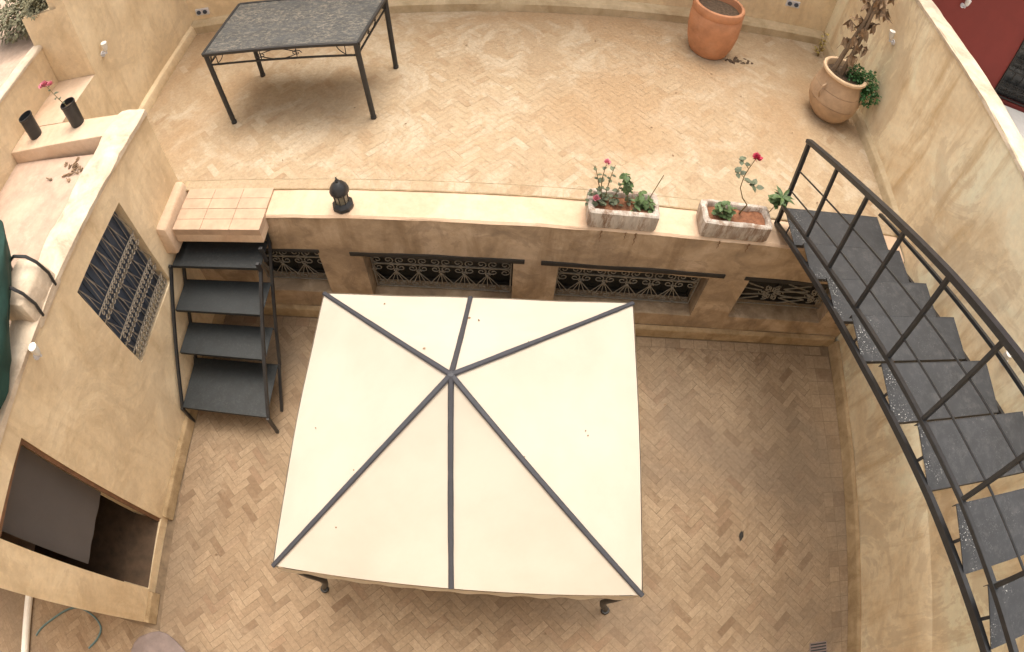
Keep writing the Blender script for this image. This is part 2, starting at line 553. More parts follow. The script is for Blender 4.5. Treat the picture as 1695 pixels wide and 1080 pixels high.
# ------------------------------------------------------------------ ground sheets
g = B(); g.box((-40, -30, -.30), (40, 40, -.05)); struct(g.build('ground', M_GROUND))
b = B(); b.face([(-9, -2.2, -.0025), (4.2, -2.2, -.0025), (4.2, 3.6, -.0025), (-9, 3.6, -.0025)])
struct(b.build('court_bed', M_MORT))
b = B()
herringbone(b, -3.25, 3.36, -1.6, 3.10, 0, gap=.0017)
herringbone(b, -8.0, -3.255, -1.7, -.40, 0)
course(b, -3.3, 3.6, 3.10, 3.21, 0, 'x')
course(b, 3.36, 3.48, -1.6, 3.09, 0, 'y')
course(b, 3.48, 3.70, -1.6, 3.09, 0, 'y')
struct(b.build('court_paving', M_COURT))

b = B(); b.box((-4.6, 3.59, 1.0), (4.25, 7.3, TF - .0015)); struct(b.build('terrace_bed', M_MORT2))
b = B()
herringbone(b, -4.35, 3.95, 3.71, 7.05, TF + .001)
course(b, -3.2, 3.8, 3.595, 3.705, TF + .001, 'x', .19)
struct(b.build('terrace_paving', M_TERR))

# ------------------------------------------------------------------ low wall with four grilled windows
low = thing('retaining_wall', 'low brown plaster wall with four grilled windows below the upper terrace', 'wall', (0, YW, 0))
WINS = [(-2.62, -1.84, .42, 1.12), (-1.40, .00, .36, 1.08), (.41, 1.86, .36, 1.06), (2.27, 3.40, .40, 1.09)]
b = B()
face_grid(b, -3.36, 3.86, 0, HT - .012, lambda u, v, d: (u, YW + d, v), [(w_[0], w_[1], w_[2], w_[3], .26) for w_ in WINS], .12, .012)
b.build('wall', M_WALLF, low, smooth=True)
b = B(); b.box((-3.3, YW + .262, .1), (3.8, YW + .30, 1.3)); b.build('backing', M_DARK, low)
b = B()
n = 60
for i in range(n):
    xa, xb = -2.2225 + i * 6.06 / n, -2.2225 + (i + 1) * 6.06 / n
    ya, yb = YW - .008 + wob((xa, 1, 1), 2, .012), YW - .008 + wob((xb, 1, 1), 2, .012)
    za, zb = HT + wob((xa, 4, 1), 3, .008), HT + wob((xb, 4, 1), 3, .008)
    b.face([(xa, ya, za - .02), (xb, yb, zb - .02), (xb, yb + .02, zb), (xa, ya + .02, za)])
    b.face([(xa, ya + .02, za), (xb, yb + .02, zb), (xb, YW + .30, zb + .004), (xa, YW + .30, za + .004)])
bmesh.ops.remove_doubles(b.bm, verts=b.bm.verts, dist=.0005)
b.build('coping', M_COPE, low, smooth=True)
b = B()
b.hexa([(-3.2, YW - .075, 0), (3.76, YW - .075, 0), (3.76, YW - .004, 0), (-3.2, YW - .004, 0),
        (-3.2, YW - .055, .13), (3.76, YW - .055, .13), (3.76, YW - .004, .15), (-3.2, YW - .004, .15)], .012)
b.build('skirting', M_SKIRT, low)

def spiral(cx, cz, r, a0, sgn, turns=1.25, n=12):
    out = []
    for i in range(n + 1):
        t = i / n
        a = a0 + sgn * turns * 2 * math.pi * t
        q = r * (1 - .78 * t)
        out.append((cx + q * math.cos(a), cz + q * math.sin(a)))
    return out

def scroll_grille(to3, u0, u1, v0, v1, unit, rows, r=.006):
    """rows: list of (v, kind); kinds: rail, scroll (pair of spirals above and below a rail), fan, ring"""
    b = B()
    n = max(1, round((u1 - u0) / unit))
    un = (u1 - u0) / n
    def T(pts, rr=r, k=4): b.tube([to3(p[0], p[1], 0) for p in pts], rr, k)
    T([(u0, v0), (u0, v1)], r * 1.2); T([(u1, v0), (u1, v1)], r * 1.2)
    for v, kind, h in rows:
        if kind == 'rail':
            T([(u0, v), (u1, v)], r * 1.3)
        for i in range(n):
            c = u0 + un * (i + .5)
            if kind == 'scroll':
                q = un * .235
                for sx in (-1, 1):
                    for sz in (-1, 1):
                        T(spiral(c + sx * un * .25, v + sz * (q + .008), q, -sz * math.pi / 2, sx * sz), r * .8)
            elif kind == 'fan':
                for k in (-2, -1, 0, 1, 2):
                    T([(u0 + un * i, v), (max(u0, min(u1, u0 + un * i + k * un * .28)), v - h)], r * .7)
                T(spiral(u0 + un * i, v + .01, un * .13, 0, 1, 1, 8), r)
            elif kind == 'ring':
                for sx in (-.3, .3):
                    T(spiral(c + sx * un, v, un * .2, math.pi / 2, 1 if sx > 0 else -1, 1.1, 9), r * .7)
            elif kind == 'rod':
                T([(u0 + un * i, v), (u0 + un * i, v - h)], r * .8)
    return b

for i, (u0, u1, v0, v1) in enumerate(WINS):
    wl = ['window half hidden behind the black steps', None, None, 'window with star shaped grille beside the stair'][i]
    fr = B()
    yb = YW + .255
    for a, c in (((u0, v0), (u1, v0)), ((u0, v1), (u1, v1)), ((u0, v0), (u0, v1)), ((u1, v0), (u1, v1)), (((u0 + u1) / 2, v0), ((u0 + u1) / 2, v1))):
        fr.bar((a[0], yb, a[1]), (c[0], yb, c[1]), .045, .03)
    win = fr.build('window', M_LINT, low, label=wl)
    to3 = lambda u, v, d: (u, YW + .14 + d, v)
    if i < 3:
        vm = v0 + .42
        gb = scroll_grille(to3, u0 + .02, u1 - .02, v0 + .03, v1 - .03, .23, [(vm, 'rail', 0), (vm, 'scroll', 0), (vm - .12, 'fan', .20), (v0 + .09, 'ring', 0), (v0 + .03, 'rail', 0), (v1 - .05, 'rail', 0)], .0072)
    else:
        gb = B()
        def T(p): gb.tube([to3(q[0], q[1], 0) for q in p], .007, 4)
        for v in (v0 + .08, v1 - .06): T([(u0 + .01, v), (u1 - .01, v)])
        for cu in (u0 + .42, u0 + .98):
            cv = v0 + .30
            for k in range(12):
                a = k * math.pi / 6
                T([(cu + .03 * math.cos(a), cv + .03 * math.sin(a)), (cu + .10 * math.cos(a), cv + .10 * math.sin(a))])
            for k in range(6):
                a = k * math.pi / 3
                T(spiral(cu + .1 * math.cos(a), cv + .1 * math.sin(a), .045, a, 1, 1.1, 9))
            for sx in (-1, 1):
                for dv in (-.2, -.08, .08, .2):
                    T([(cu + sx * .12, cv + dv * .4), (max(u0 + .01, min(u1 - .01, cu + sx * .42)), cv + dv * .9)])
    gb.build('grille', M_GRILL, win)
for u0, u1 in ((-2.7, -1.82), (-1.52, .10), (.25, 2.0), (2.21, 3.6)):
    b = B(); b.box((u0, YW - .012, 1.09 if u0 > -2 else 1.12), (u1, YW + .12, 1.145 if u0 > -2 else 1.16), .004)
    b.build('lintel', M_LINT, low)

# tiled landing at the left end of the coping
land = thing('landing', 'small pink tiled landing slab above the black steps', 'landing', (-2.7, 3.3, 1.5))
b = B()
b.hexa([(-3.16, 3.10, 1.50), (-2.225, 3.10, 1.50), (-2.225, 3.285, 1.50), (-3.16, 3.285, 1.50),
        (-3.16, 3.11, 1.645), (-2.225, 3.11, 1.645), (-2.225, 3.285, 1.645), (-3.16, 3.285, 1.645)], .008)
b.hexa([(-3.16, 3.287, 1.50), (-2.225, 3.287, 1.50), (-2.225, 3.60, 1.50), (-3.16, 3.60, 1.50),
        (-3.16, 3.287, 1.672), (-2.225, 3.287, 1.672), (-2.225, 3.60, 1.672), (-3.16, 3.60, 1.672)], .0)
b.build('slab', M_COPE, land)
b = B()
for j in range(4):
    y0 = 3.105 + j * .124
    for k in range(3):
        x0 = -3.155 + k * .311
        b.box((x0 + .0015, y0 + .0015, 1.6), (x0 + .3095, y0 + .1225, 1.680 + random.uniform(0, .002)), .002)
b.build('tile_course', M_SLAB, land)
b = B()
b.hexa([(-3.33, 3.02, 1.40), (-3.165, 3.02, 1.40), (-3.165, 3.66, 1.40), (-3.33, 3.66, 1.40),
        (-3.30, 3.05, 1.76), (-3.19, 3.05, 1.74), (-3.21, 3.64, 1.76), (-3.32, 3.64, 1.78)], .03)
b.build('curb', M_COPE, land, smooth=True)

# ------------------------------------------------------------------ right boundary wall
rw = thing('boundary_wall', 'tall weathered tan wall with whitewashed cap behind the iron staircase', 'wall', (3.9, 3, 0))
b = B()
face_grid(b, -2.2, 7.4, 1.28, 3.53, lambda u, v, d: (xr_up(u) + d, u, v), (), .2, .02)
face_grid(b, -2.2, 3.30, 0, 1.18, lambda u, v, d: (xr_lo(u) + d, u, v), (), .2, .02)
for i in range(28):
    y0, y1 = -2.2 + i * 5.5 / 28, -2.2 + (i + 1) * 5.5 / 28
    b.face([(xr_lo(y0), y0, 1.18), (xr_lo(y1), y1, 1.18), (xr_up(y1), y1, 1.28), (xr_up(y0), y0, 1.28)])
bmesh.ops.remove_doubles(b.bm, verts=b.bm.verts, dist=.0005)
b.build('wall', M_WALLR, rw, smooth=True)
b = B()
b.hexa([(xr_up(-2.2) + .06, -2.2, 0), (xr_up(-2.2) + .27, -2.2, 0), (xr_up(7.4) + .27, 7.4, 0), (xr_up(7.4) + .06, 7.4, 0),
        (xr_up(-2.2) + .06, -2.2, 3.49), (xr_up(-2.2) + .27, -2.2, 3.49), (xr_up(7.4) + .27, 7.4, 3.49), (xr_up(7.4) + .06, 7.4, 3.49)])
b.build('core', M_WALL, rw)
def rough_cap(ptsL, ptsR, z0, hgt, amp=.02, seg=40):
    """uneven rounded masonry cap along a path given by left/right edge functions of t"""
    b = B()
    rings = []
    for i in range(seg + 1):
        t = i / seg
        l, r_ = Vector(ptsL(t)), Vector(ptsR(t))
        ring = []
        for k, (s_, h_) in enumerate(((0, 0), (0, .7), (.12, .95), (.4, 1.05), (.7, 1.0), (.92, .85), (1, .6), (1, 0))):
            p = l.lerp(r_, s_)
            p.z = z0(t) + h_ * hgt
            q = noise.noise_vector(p * 5.0) * amp + noise.noise_vector(p * 17.0) * amp * .35
            if k not in (0, 7): p += q
            ring.append(b.bm.verts.new(p))
        rings.append(ring)
    for a, c in zip(rings, rings[1:]):
        for k in range(7):
            b.bm.faces.new((a[k], a[k + 1], c[k + 1], c[k]))
    b.bm.faces.new(rings[0]); b.bm.faces.new(rings[-1][::-1])
    return b
rough_cap(lambda t: (xr_up(-2.2 + 9.6 * t) - .012, -2.2 + 9.6 * t, 0), lambda t: (xr_up(-2.2 + 9.6 * t) + .285, -2.2 + 9.6 * t, 0),
          lambda t: 3.485, .055, .018, 90).build('cap', M_CAP, rw, smooth=True)
b = B()
def sk_r(y): return xr_lo(y) - .002
b.hexa([(sk_r(-2.2) - .09, -2.2, 0), (sk_r(-2.2), -2.2, 0), (sk_r(3.23), 3.23, 0), (sk_r(3.23) - .09, 3.23, 0),
        (sk_r(-2.2) - .04, -2.2, .12), (sk_r(-2.2), -2.2, .15), (sk_r(3.23), 3.23, .15), (sk_r(3.23) - .04, 3.23, .12)], .01)
b.build('skirting', M_SKIRT, rw)
b = B()
b.hexa([(xr_up(3.6) - .07, 3.6, TF - .01), (xr_up(3.6) + .01, 3.6, TF - .01), (xr_up(7) + .01, 7, TF - .01), (xr_up(7) - .09, 7, TF - .01),
        (xr_up(3.6) - .05, 3.6, TF + .10), (xr_up(3.6) + .01, 3.6, TF + .14), (xr_up(7) + .01, 7, TF + .14), (xr_up(7) - .06, 7, TF + .10)], .01)
b.build('kerb', M_KERB, rw)

# ------------------------------------------------------------------ terrace back wall
def yb_(x): return 6.70 + .062 * x + .0 * x
bw = thing('terrace_back_wall', 'tan wall with rounded kerb closing the far side of the upper terrace', 'wall', (0, 6.8, TF))
b = B()
def yk(x): return yb_(x) - .11 - .012 * (2.2 - abs(x - .4))      # kerb bows slightly towards the viewer
face_grid(b, -4.45, 4.05, TF - .01, 5.3, lambda u, v, d: (u, yb_(u) + .12 + d, v), (), .2, .02)
b.build('wall', M_WALL, bw, smooth=True)
b = B()
b.hexa([(-4.5, yb_(-4.5) + .16, 0), (4.3, yb_(4.3) + .16, 0), (4.3, 7.4, 0), (-4.5, 6.9, 0), (-4.5, yb_(-4.5) + .16, 5.3), (4.3, yb_(4.3) + .16, 5.3), (4.3, 7.4, 5.3), (-4.5, 6.9, 5.3)])
b.build('core', M_WALL, bw)
b = B()
rings = []
for i in range(41):
    x = -4.4 + 8.4 * i / 40
    y0 = yb_(x) - .03 * math.cos((x - .3) / 4.3 * math.pi / 2)
    y1 = yb_(x) + .125
    h_ = .15 + wob((x, 2, 3), 2, .01)
    rings.append([b.bm.verts.new(p) for p in ((x, y0, TF - .01), (x, y0, TF + h_ * .75), (x, y0 + .03, TF + h_), (x, y1, TF + h_ + .02), (x, y1, TF - .01))])
for a, c in zip(rings, rings[1:]):
    for k in range(4): b.bm.faces.new((a[k], a[k + 1], c[k + 1], c[k]))
b.bm.faces.new(rings[0]); b.bm.faces.new(rings[-1][::-1])
b.build('kerb', M_KERB, bw, smooth=True)

# ------------------------------------------------------------------ terrace left wall
def xl2(y): return -4.18 - .035 * y
lw = thing('terrace_side_wall', 'high smooth tan wall on the left side of the upper terrace', 'wall', (-4.3, 5, TF))
b = B()
face_grid(b, 4.36, 6.6, TF - .01, 5.3, lambda u, v, d: (xl2(u) - d, u, v), (), .2, .015)
face_grid(b, 3.66, 4.36, TF - .01, 2.70, lambda u, v, d: (xl2(u) - d, u, v), (), .2, .015)
face_grid(b, -5.0, xl2(4.36), 2.68, 3.60, lambda u, v, d: (u, 4.36 + d, v), (), .2, .015)
face_grid(b, -4.46, xl2(4.36), 3.60, 5.3, lambda u, v, d: (u, 4.36 + d, v), (), .2, .015)
bmesh.ops.remove_doubles(b.bm, verts=b.bm.verts, dist=.0005)
b.build('wall', M_WALL, lw, smooth=True)
b = B(); b.box((-4.58, 4.39, 0), (-4.44, 7.3, 5.3)); b.box((-5.0, 4.39, 0), (-4.582, 4.50, 3.60)); b.build('core', M_WALL, lw)
b = B()
b.hexa([(xl2(3.7) - .02, 3.7, TF - .01), (xl2(3.7) + .07, 3.7, TF - .01), (xl2(6.6) + .07, 6.6, TF - .01), (xl2(6.6) - .02, 6.6, TF - .01),
        (xl2(3.7) - .02, 3.7, TF + .15), (xl2(3.7) + .045, 3.7, TF + .12), (xl2(6.6) + .045, 6.6, TF + .12), (xl2(6.6) - .02, 6.6, TF + .15)], .01)
b.build('kerb', M_WALL, lw, smooth=True)

# ------------------------------------------------------------------ left house with door, window and flat roof
HR = 2.70
def xh(y): return XL + .02 * y
hs = thing('side_house', 'tan house on the left with open doorway, barred window and flat roof', 'house', (-4, 1.5, 0))
DOOR = (.0, .745, .14, 2.44)
WIN = (1.97, 2.86, 1.19, 2.38)
b = B()
face_grid(b, -.35, 3.66, 0, HR - .02, lambda u, v, d: (xh(u) - d, u, v), [DOOR + (.32,), WIN + (.15,)], .14, .014)
face_grid(b, -9, xh(-.35), 0, HR - .02, lambda u, v, d: (u, -.35 + d, v), (), .2, .015)
face_grid(b, -4.25, xh(3.66), 1.6, HR - .02, lambda u, v, d: (u, 3.66 - d, v), (), .2, .015)
bmesh.ops.remove_doubles(b.bm, verts=b.bm.verts, dist=.0005)
b.build('wall', M_WALL, hs, smooth=True)
# room behind the door
b = B()
b.face([(-3.69, -.33, .12), (-5.2, -.33, .12), (-5.2, 1.2, .12), (-3.69, 1.2, .12)])
b.face([(-3.365, .01, .150), (-3.69, .01, .150), (-3.69, .74, .150), (-3.365, .74, .150)])
b.build('room_floor', M_INFL, hs)
b = B()
b.face([(-5.2, -.33, .12), (-5.2, 1.2, .12), (-5.2, 1.2, 2.6), (-5.2, -.33, 2.6)])
b.face([(-5.2, 1.2, .12), (-3.69, 1.2, .12), (-3.69, 1.2, 2.6), (-5.2, 1.2, 2.6)])
b.face([(-5.2, -.33, .12), (-3.69, -.33, .12), (-3.69, -.33, 2.6), (-5.2, -.33, 2.6)])
b.face([(-5.2, -.33, 2.6), (-3.69, -.33, 2.6), (-3.69, 1.2, 2.6), (-5.2, 1.2, 2.6)])
for (a, c) in (((-.33, .0)), ((.745, 1.2))):
    b.face([(-3.695, a, .12), (-3.695, c, .12), (-3.695, c, 2.6), (-3.695, a, 2.6)])
b.build('room_shell', M_WALL, hs)
door = B()
door.bar((xh(.7) - .03, .735, .14), (xh(.7) - .03, .735, 2.44), .05, .03, up=(1, 0, 0))
door.bar((xh(.7) - .03, .01, 2.425), (xh(.7) - .03, .72, 2.425), .05, .03)
door_o = door.build('doorway', M_WOOD, hs)
b = B()
N = 30
for i in range(N):
    ya, yb2 = .06 + .68 * i / N, .06 + .68 * (i + 1) / N
    xa, xb2 = -3.56 + .004 * math.sin(i * .6), -3.56 + .004 * math.sin((i + 1) * .6)
    for (z0, z1) in ((.98, 1.7), (1.7, 2.42)):
        b.face([(xa, ya, z0), (xb2, yb2, z0), (xb2, yb2, z1), (xa, ya, z1)])
bmesh.ops.remove_doubles(b.bm, verts=b.bm.verts, dist=.0005)
bmesh.ops.solidify(b.bm, geom=b.bm.faces[:], thickness=.004)
b.build('curtain', M_CURT, door_o, smooth=True)
# window with bellied scroll grille
wx = xh(2.4)
b = B()
b.box((wx - .149, WIN[0] + .002, WIN[2] + .002), (wx - .115, WIN[1] - .002, WIN[3] - .002))
for k in range(9):
    y = WIN[0] + .06 + k * .097
    b.box((wx - .117, y, WIN[2] + .03), (wx - .103, y + .06, WIN[3] - .03), .003)
win = b.build('window', M_BLUE, hs)
b = B()
for k in range(7):
    y = WIN[0] + .06 + k * (WIN[1] - WIN[0] - .12) / 6
    for (z0, z1) in ((2.36, 2.02), (1.86, 1.62), (1.46, 1.24)):
        b.tube([(wx - .08, y, z0), (wx - .03, y, (z0 + z1) / 2), (wx - .03, y, z1)], .0045, 4)
        b.tube([(wx - .08, y, z0 - .02), (wx - .03, y + .05, z1)], .003, 4)
        b.tube([(wx - .08, y, z0 - .02), (wx - .03, y - .05, z1)], .003, 4)
for zc in (1.94, 1.55, 1.29):
    for zz in (-.07, .07):
        b.tube([(wx - .025, WIN[0] + .01, zc + zz * .8), (wx - .025, WIN[1] - .01, zc + zz * .8)], .007, 4)
    nn = 16
    for k in range(nn):
        y = WIN[0] + .04 + (k + .5) * (WIN[1] - WIN[0] - .08) / nn
        for sz in (-1, 1):
            b.tube([(wx - .015 + .015 * math.sin(q * .5), p[0], p[1]) for q, p in enumerate(spiral(y, zc + sz * .035, .034, 0, sz, 1.3, 9))], .006, 4)
b.build('grille', M_GRILLB, win)
b = B()
b.hexa([(xh(-.3), -.35, 0), (xh(-.3) + .07, -.35, 0), (xh(-.02) + .07, -.02, 0), (xh(-.02), -.02, 0),
        (xh(-.3), -.35, .15), (xh(-.3) + .04, -.35, .12), (xh(-.02) + .04, -.02, .12), (xh(-.02), -.02, .15)], .008)
b.hexa([(xh(.77), .77, 0), (xh(.77) + .07, .77, 0), (xh(3.2) + .07, 3.2, 0), (xh(3.2), 3.2, 0),
        (xh(.77), .77, .15), (xh(.77) + .04, .77, .12), (xh(3.2) + .04, 3.2, .12), (xh(3.2), 3.2, .15)], .008)
b.build('skirting', M_SKIRT, hs)
# roof
b = B(); b.box((-9, -.31, 2.47), (-3.5, 3.30, 2.545)); b.build('roof', M_ROOF, hs)
b = B(); b.hexa([(-4.9, 3.302, 2.3), (-3.4, 3.36, 2.3), (-3.4, 3.64, 2.3), (-4.9, 3.64, 2.3), (-4.9, 3.30, HR), (-3.4, 3.37, HR + .005), (-3.4, 3.64, HR + .005), (-4.9, 3.64, HR)], .02)
b.box((-4.9, 3.642, 2.3), (-4.335, 4.355, HR - .002), .004)
b.build('roof_ledge', M_COPE, hs, smooth=True)
rough_cap(lambda t: (xh(-.35 + 4.02 * t) - .30, -.35 + 4.02 * t, 0), lambda t: (xh(-.35 + 4.02 * t) + .015, -.35 + 4.02 * t, 0),
          lambda t: HR - .06 + .0 * t, .075, .022, 60).build('cap', M_CAP, hs, smooth=True)
b = B(); b.box((-5.02, -.31, 2.4), (-4.90, 4.36, 3.20), .01); b.build('parapet', M_WALL, hs)
rough_cap(lambda t: (-5.05, -.3 + 4.9 * t, 0), lambda t: (-4.885, -.3 + 4.9 * t, 0), lambda t: 3.18, .05, .012, 50).build('parapet_cap', M_CAP, hs, smooth=True)
# raised stub of masonry that the straps are tied round
b = B()
b.hexa([(-3.66, 1.50, 2.6), (xh(1.5) + .03, 1.50, 2.6), (xh(1.5) + .03, 1.95, 2.6), (-3.66, 1.95, 2.6),
        (-3.62, 1.53, 2.92), (xh(1.5) + .0, 1.53, 2.90), (xh(1.5) - .01, 1.92, 2.88), (-3.60, 1.92, 2.93)], .04)
b.build('masonry_stub', M_CAP, hs, smooth=True)

# ------------------------------------------------------------------ neighbours
b = B(); b.box((-30, -.30, -.04), (-5.06, 30, 1.15)); struct(b.build('neighbour_roof', M_ROOF))
b = B(); b.box((4.29, -8, -.04), (30, 5.9, 1.0)); struct(b.build('neighbour_ground', M_GROUND))
red = thing('red_house', 'dark red painted house beyond the right boundary wall', 'house', (7, 6, 1))
b = B()
face_grid(b, 4.32, 13, 1.0, 7.0, lambda u, v, d: (u, 6.0 + d, v), [(6.36, 7.5, 2.28, 3.75, .15)], .35, .012)
b.build('wall', M_RED, red, smooth=True)
b = B(); b.box((4.32, 6.16, 1.0), (13, 9, 7.0)); b.build('core', M_RED, red)
b = B(); b.box((6.37, 6.10, 2.29), (7.49, 6.158, 3.74))
wo = b.build('window', M_DARK, red)
scroll_grille(lambda u, v, d: (u, 5.99 + d, v), 6.36, 7.5, 2.28, 3.75, .19, [(v, k, .15) for v, k in ((2.32, 'rail'), (2.5, 'scroll'), (2.5, 'rail'), (2.8, 'rail'), (2.95, 'scroll'), (2.95, 'rail'), (3.2, 'rail'), (3.4, 'scroll'), (3.4, 'rail'), (3.7, 'rail'), (3.7, 'rod'), (3.2, 'rod'), (2.8, 'rod'))], .011).build('grille', M_LINT, wo)
b = B(); b.box((4.35, 3.2, .9), (9.5, 5.96, 2.24), .03)
o = b.build('low_outbuilding', M_WHITE)
tag(o, 'low whitewashed roof between the boundary wall and the red house', 'outbuilding')

# house the photograph is taken from
cam_h = thing('main_house', 'tall tan house at the near side of the court, below the viewer', 'house', (0, -2.2, 0))
b = B()
face_grid(b, -9, 5, 0, 5.0, lambda u, v, d: (u, -1.75 - d, v), (), .35, .02)
b.build('wall', M_WALL, cam_h, smooth=True)
b = B(); b.box((-9, -7, 0), (5, -1.79, 5.0)); b.build('core', M_WALL, cam_h)

# ------------------------------------------------------------------ gazebo
gz = thing('gazebo', 'cream square gazebo with dark seams standing in the brick court', 'gazebo', (-.275, 1.5, 0))
X0, X1, Y0, Y1, ZE, ZP = -1.54, .98, .375, 2.63, 1.50, 2.25
AP = Vector((-.34, 1.60, ZP))
corn = [Vector((-1.54, .38, ZE)), Vector((.99, .37, ZE)), Vector((.98, 2.67, ZE)), Vector((-1.53, 2.60, ZE))]
def cloth_pt(c0, c1, t, s_):
    """point on a canopy side; t along the eave, s_ from eave to apex"""
    e = c0.lerp(c1, t)
    p = e.lerp(AP, s_)
    sag = math.sin(math.pi * t) * (1 - s_) * s_ * 4
    p.z -= .022 * sag
    p.z += noise.noise(p * 2.2) * .008 * math.sin(math.pi * t) * (1 - s_) 
    if s_ < .001:
        p.z -= .010 * math.sin(2 * math.pi * t) ** 2
    return p
b = B()
NT, NS = 24, 14
for k in range(4):
    c0, c1 = corn[k], corn[(k + 1) % 4]
    gr = [[b.bm.verts.new(cloth_pt(c0, c1, i / NT, j / NS)) for i in range(NT + 1)] for j in range(NS)]
    for j in range(NS - 1):
        for i in range(NT):
            b.bm.faces.new((gr[j][i], gr[j][i + 1], gr[j + 1][i + 1], gr[j + 1][i]))
    ap = b.bm.verts.new(AP)
    for i in range(NT):
        b.bm.faces.new((gr[-1][i], gr[-1][i + 1], ap))
bmesh.ops.remove_doubles(b.bm, verts=b.bm.verts, dist=.0008)
can = b.build('canopy', M_CANOPY, gz, smooth=True)
b = B()
for k in range(4):
    c0, c1 = corn[k], corn[(k + 1) % 4]
    out = Vector(((c0.y - c1.y), (c1.x - c0.x), 0)).normalized() * -1
    nn = 96
    nsc = 9
    prev = None
    for i in range(nn + 1):
        t = i / nn
        p = cloth_pt(c0, c1, t, 0)
        q = .5 - .5 * math.cos(2 * math.pi * t * nsc)
        d = .12 + .075 * q ** .5
        w0 = out * (.012 + .012 * math.sin(t * 61) * .5)
        row = [b.bm.verts.new(p + out * .006 + V(0, 0, .004)), b.bm.verts.new(p + w0 * .6 - V(0, 0, d * .5)), b.bm.verts.new(p + w0 - V(0, 0, d))]
        if prev:
            for m_ in range(2): b.bm.faces.new((prev[m_], row[m_], row[m_ + 1], prev[m_ + 1]))
        prev = row
b.build('valance', M_CANOPY, gz, smooth=True)
def strap(pts, wd=.038, th=.008):
    b = B()
    rows = []
    for i, p in enumerate(pts):
        d = (pts[min(i + 1, len(pts) - 1)] - pts[max(i - 1, 0)]).normalized()
        x = d.cross(Vector((0, 0, 1))).normalized() * wd / 2 * (1 + .12 * noise.noise(p * 9))
        n_ = x.cross(d).normalized()
        if n_.z < 0: n_ = -n_
        rows.append([b.bm.verts.new(p - x + n_ * .004), b.bm.verts.new(p - x * .6 + n_ * (th + .006)), b.bm.verts.new(p + x * .6 + n_ * (th + .006)), b.bm.verts.new(p + x + n_ * .004)])
    for a, c in zip(rows, rows[1:]):
        for k in range(3): b.bm.faces.new((a[k], a[k + 1], c[k + 1], c[k]))
    return b
for k in range(4):
    pts = [cloth_pt(corn[k], corn[(k + 1) % 4], 0, s_ / 16 * .995) for s_ in range(-0, 17)]
    pts[0] = corn[k] + (corn[k] - AP).normalized() * .006
    strap(pts).build('seam_strap', M_STRAP, gz, smooth=True)
for (c0, c1, t) in ((corn[0], corn[1], .495), (corn[2], corn[3], .520)):
    pts = [cloth_pt(c0, c1, t, s_ / 16 * .995) + V(0, 0, .003) for s_ in range(0, 17)]
    strap(pts, .037).build('seam_strap', M_STRAP, gz, smooth=True)
b = B(); b.lathe([(.001, .010), (.020, .008), (.026, .002), (.028, -.006)], 8, AP, caps=False, wob=.3); b.build('peak_patch', M_STRAP, gz, smooth=True)
fr = B()
ins = .03
for k in range(4):
    a, c = corn[k].copy(), corn[(k + 1) % 4].copy()
    cc = V(AP.x, AP.y, 0)
    for p in (a, c):
        p.x += ins * (1 if p.x < cc.x else -1); p.y += ins * (1 if p.y < cc.y else -1); p.z = ZE - .05
    fr.tube([a, c], .011, 8)
fr.build('eave_frame', M_IRON, gz)
for k in range(4):
    p = corn[k]
    sx, sy = (1 if p.x < 0 else -1), (1 if p.y < 1.2 else -1)
    x, y = p.x + .03 * sx, p.y + .03 * sy
    l = B()
    pts = [(x, y, ZE - .03), (x, y, .75), (x + .025 * sx, y + .01 * sy, .50), (x + .035 * sx, y + .01 * sy, .34), (x + .01 * sx, y - .01 * sy, .20), (x - .035 * sx, y - .035 * sy, .09), (x - .04 * sx, y - .04 * sy, .03)]
    l.tube(pts, [.022, .022, .026, .030, .028, .024, .024], 10)
    leg = l.build('leg', M_IRON, gz, smooth=True)
    l = B(); l.lathe([(.001, .002), (.040, .002), (.042, .02), (.034, .04), (.001, .045)], 12, (x - .042 * sx, y - .042 * sy, 0), caps=False); l.build('foot', M_IRON, leg, smooth=True)
    l = B()
    for (dx, dy) in ((sx, 0), (0, sy)):
        pts = []
        for i in range(13):
            a = i / 12 * math.pi / 2
            pts.append((x + dx * .26 * (1 - math.cos(a)), y + dy * .26 * (1 - math.cos(a)), ZE - .36 + .28 * math.sin(a)))
        l.tube(pts, .007, 5)
        pts = [(x + dx * (.10 + q[0]), y + dy * (.10 + q[0]), ZE - .16 + q[1]) for q in spiral(0, 0, .055, 0, 1, 1.4, 14)]
        l.tube(pts, .006, 5)
    l.build('scroll_bracket', M_IRON, leg)
# ------------------------------------------------------------------ iron staircase on the right
SX0, SX1 = 2.38, 3.46
st = thing('iron_staircase', 'dark iron staircase with handrail climbing along the right wall', 'staircase', (2.9, 3.5, HT))
def interp(tab, y):
    """tab: (y, z) with y falling"""
    if y >= tab[0][0]: a, c = tab[0], tab[1]
    elif y <= tab[-1][0]: a, c = tab[-2], tab[-1]
    else:
        for a, c in zip(tab, tab[1:]):
            if a[0] >= y >= c[0]: break
    return a[1] + (c[1] - a[1]) * (y - a[0]) / (c[0] - a[0])
STR = [(3.52, 1.69), (2.60, 2.09), (1.70, 2.46), (.65, 2.915), (-.25, 3.28), (-1.7, 3.86)]
LOW = [(3.52, 1.90), (2.60, 2.31), (1.60, 2.755), (.55, 3.195), (-.29, 3.50), (-1.7, 4.02)]
HND = [(3.67, 2.61), (2.69, 3.075), (1.70, 3.55), (1.0, 3.87), (.2, 4.21), (-1.7, 4.98)]
YE = -1.7
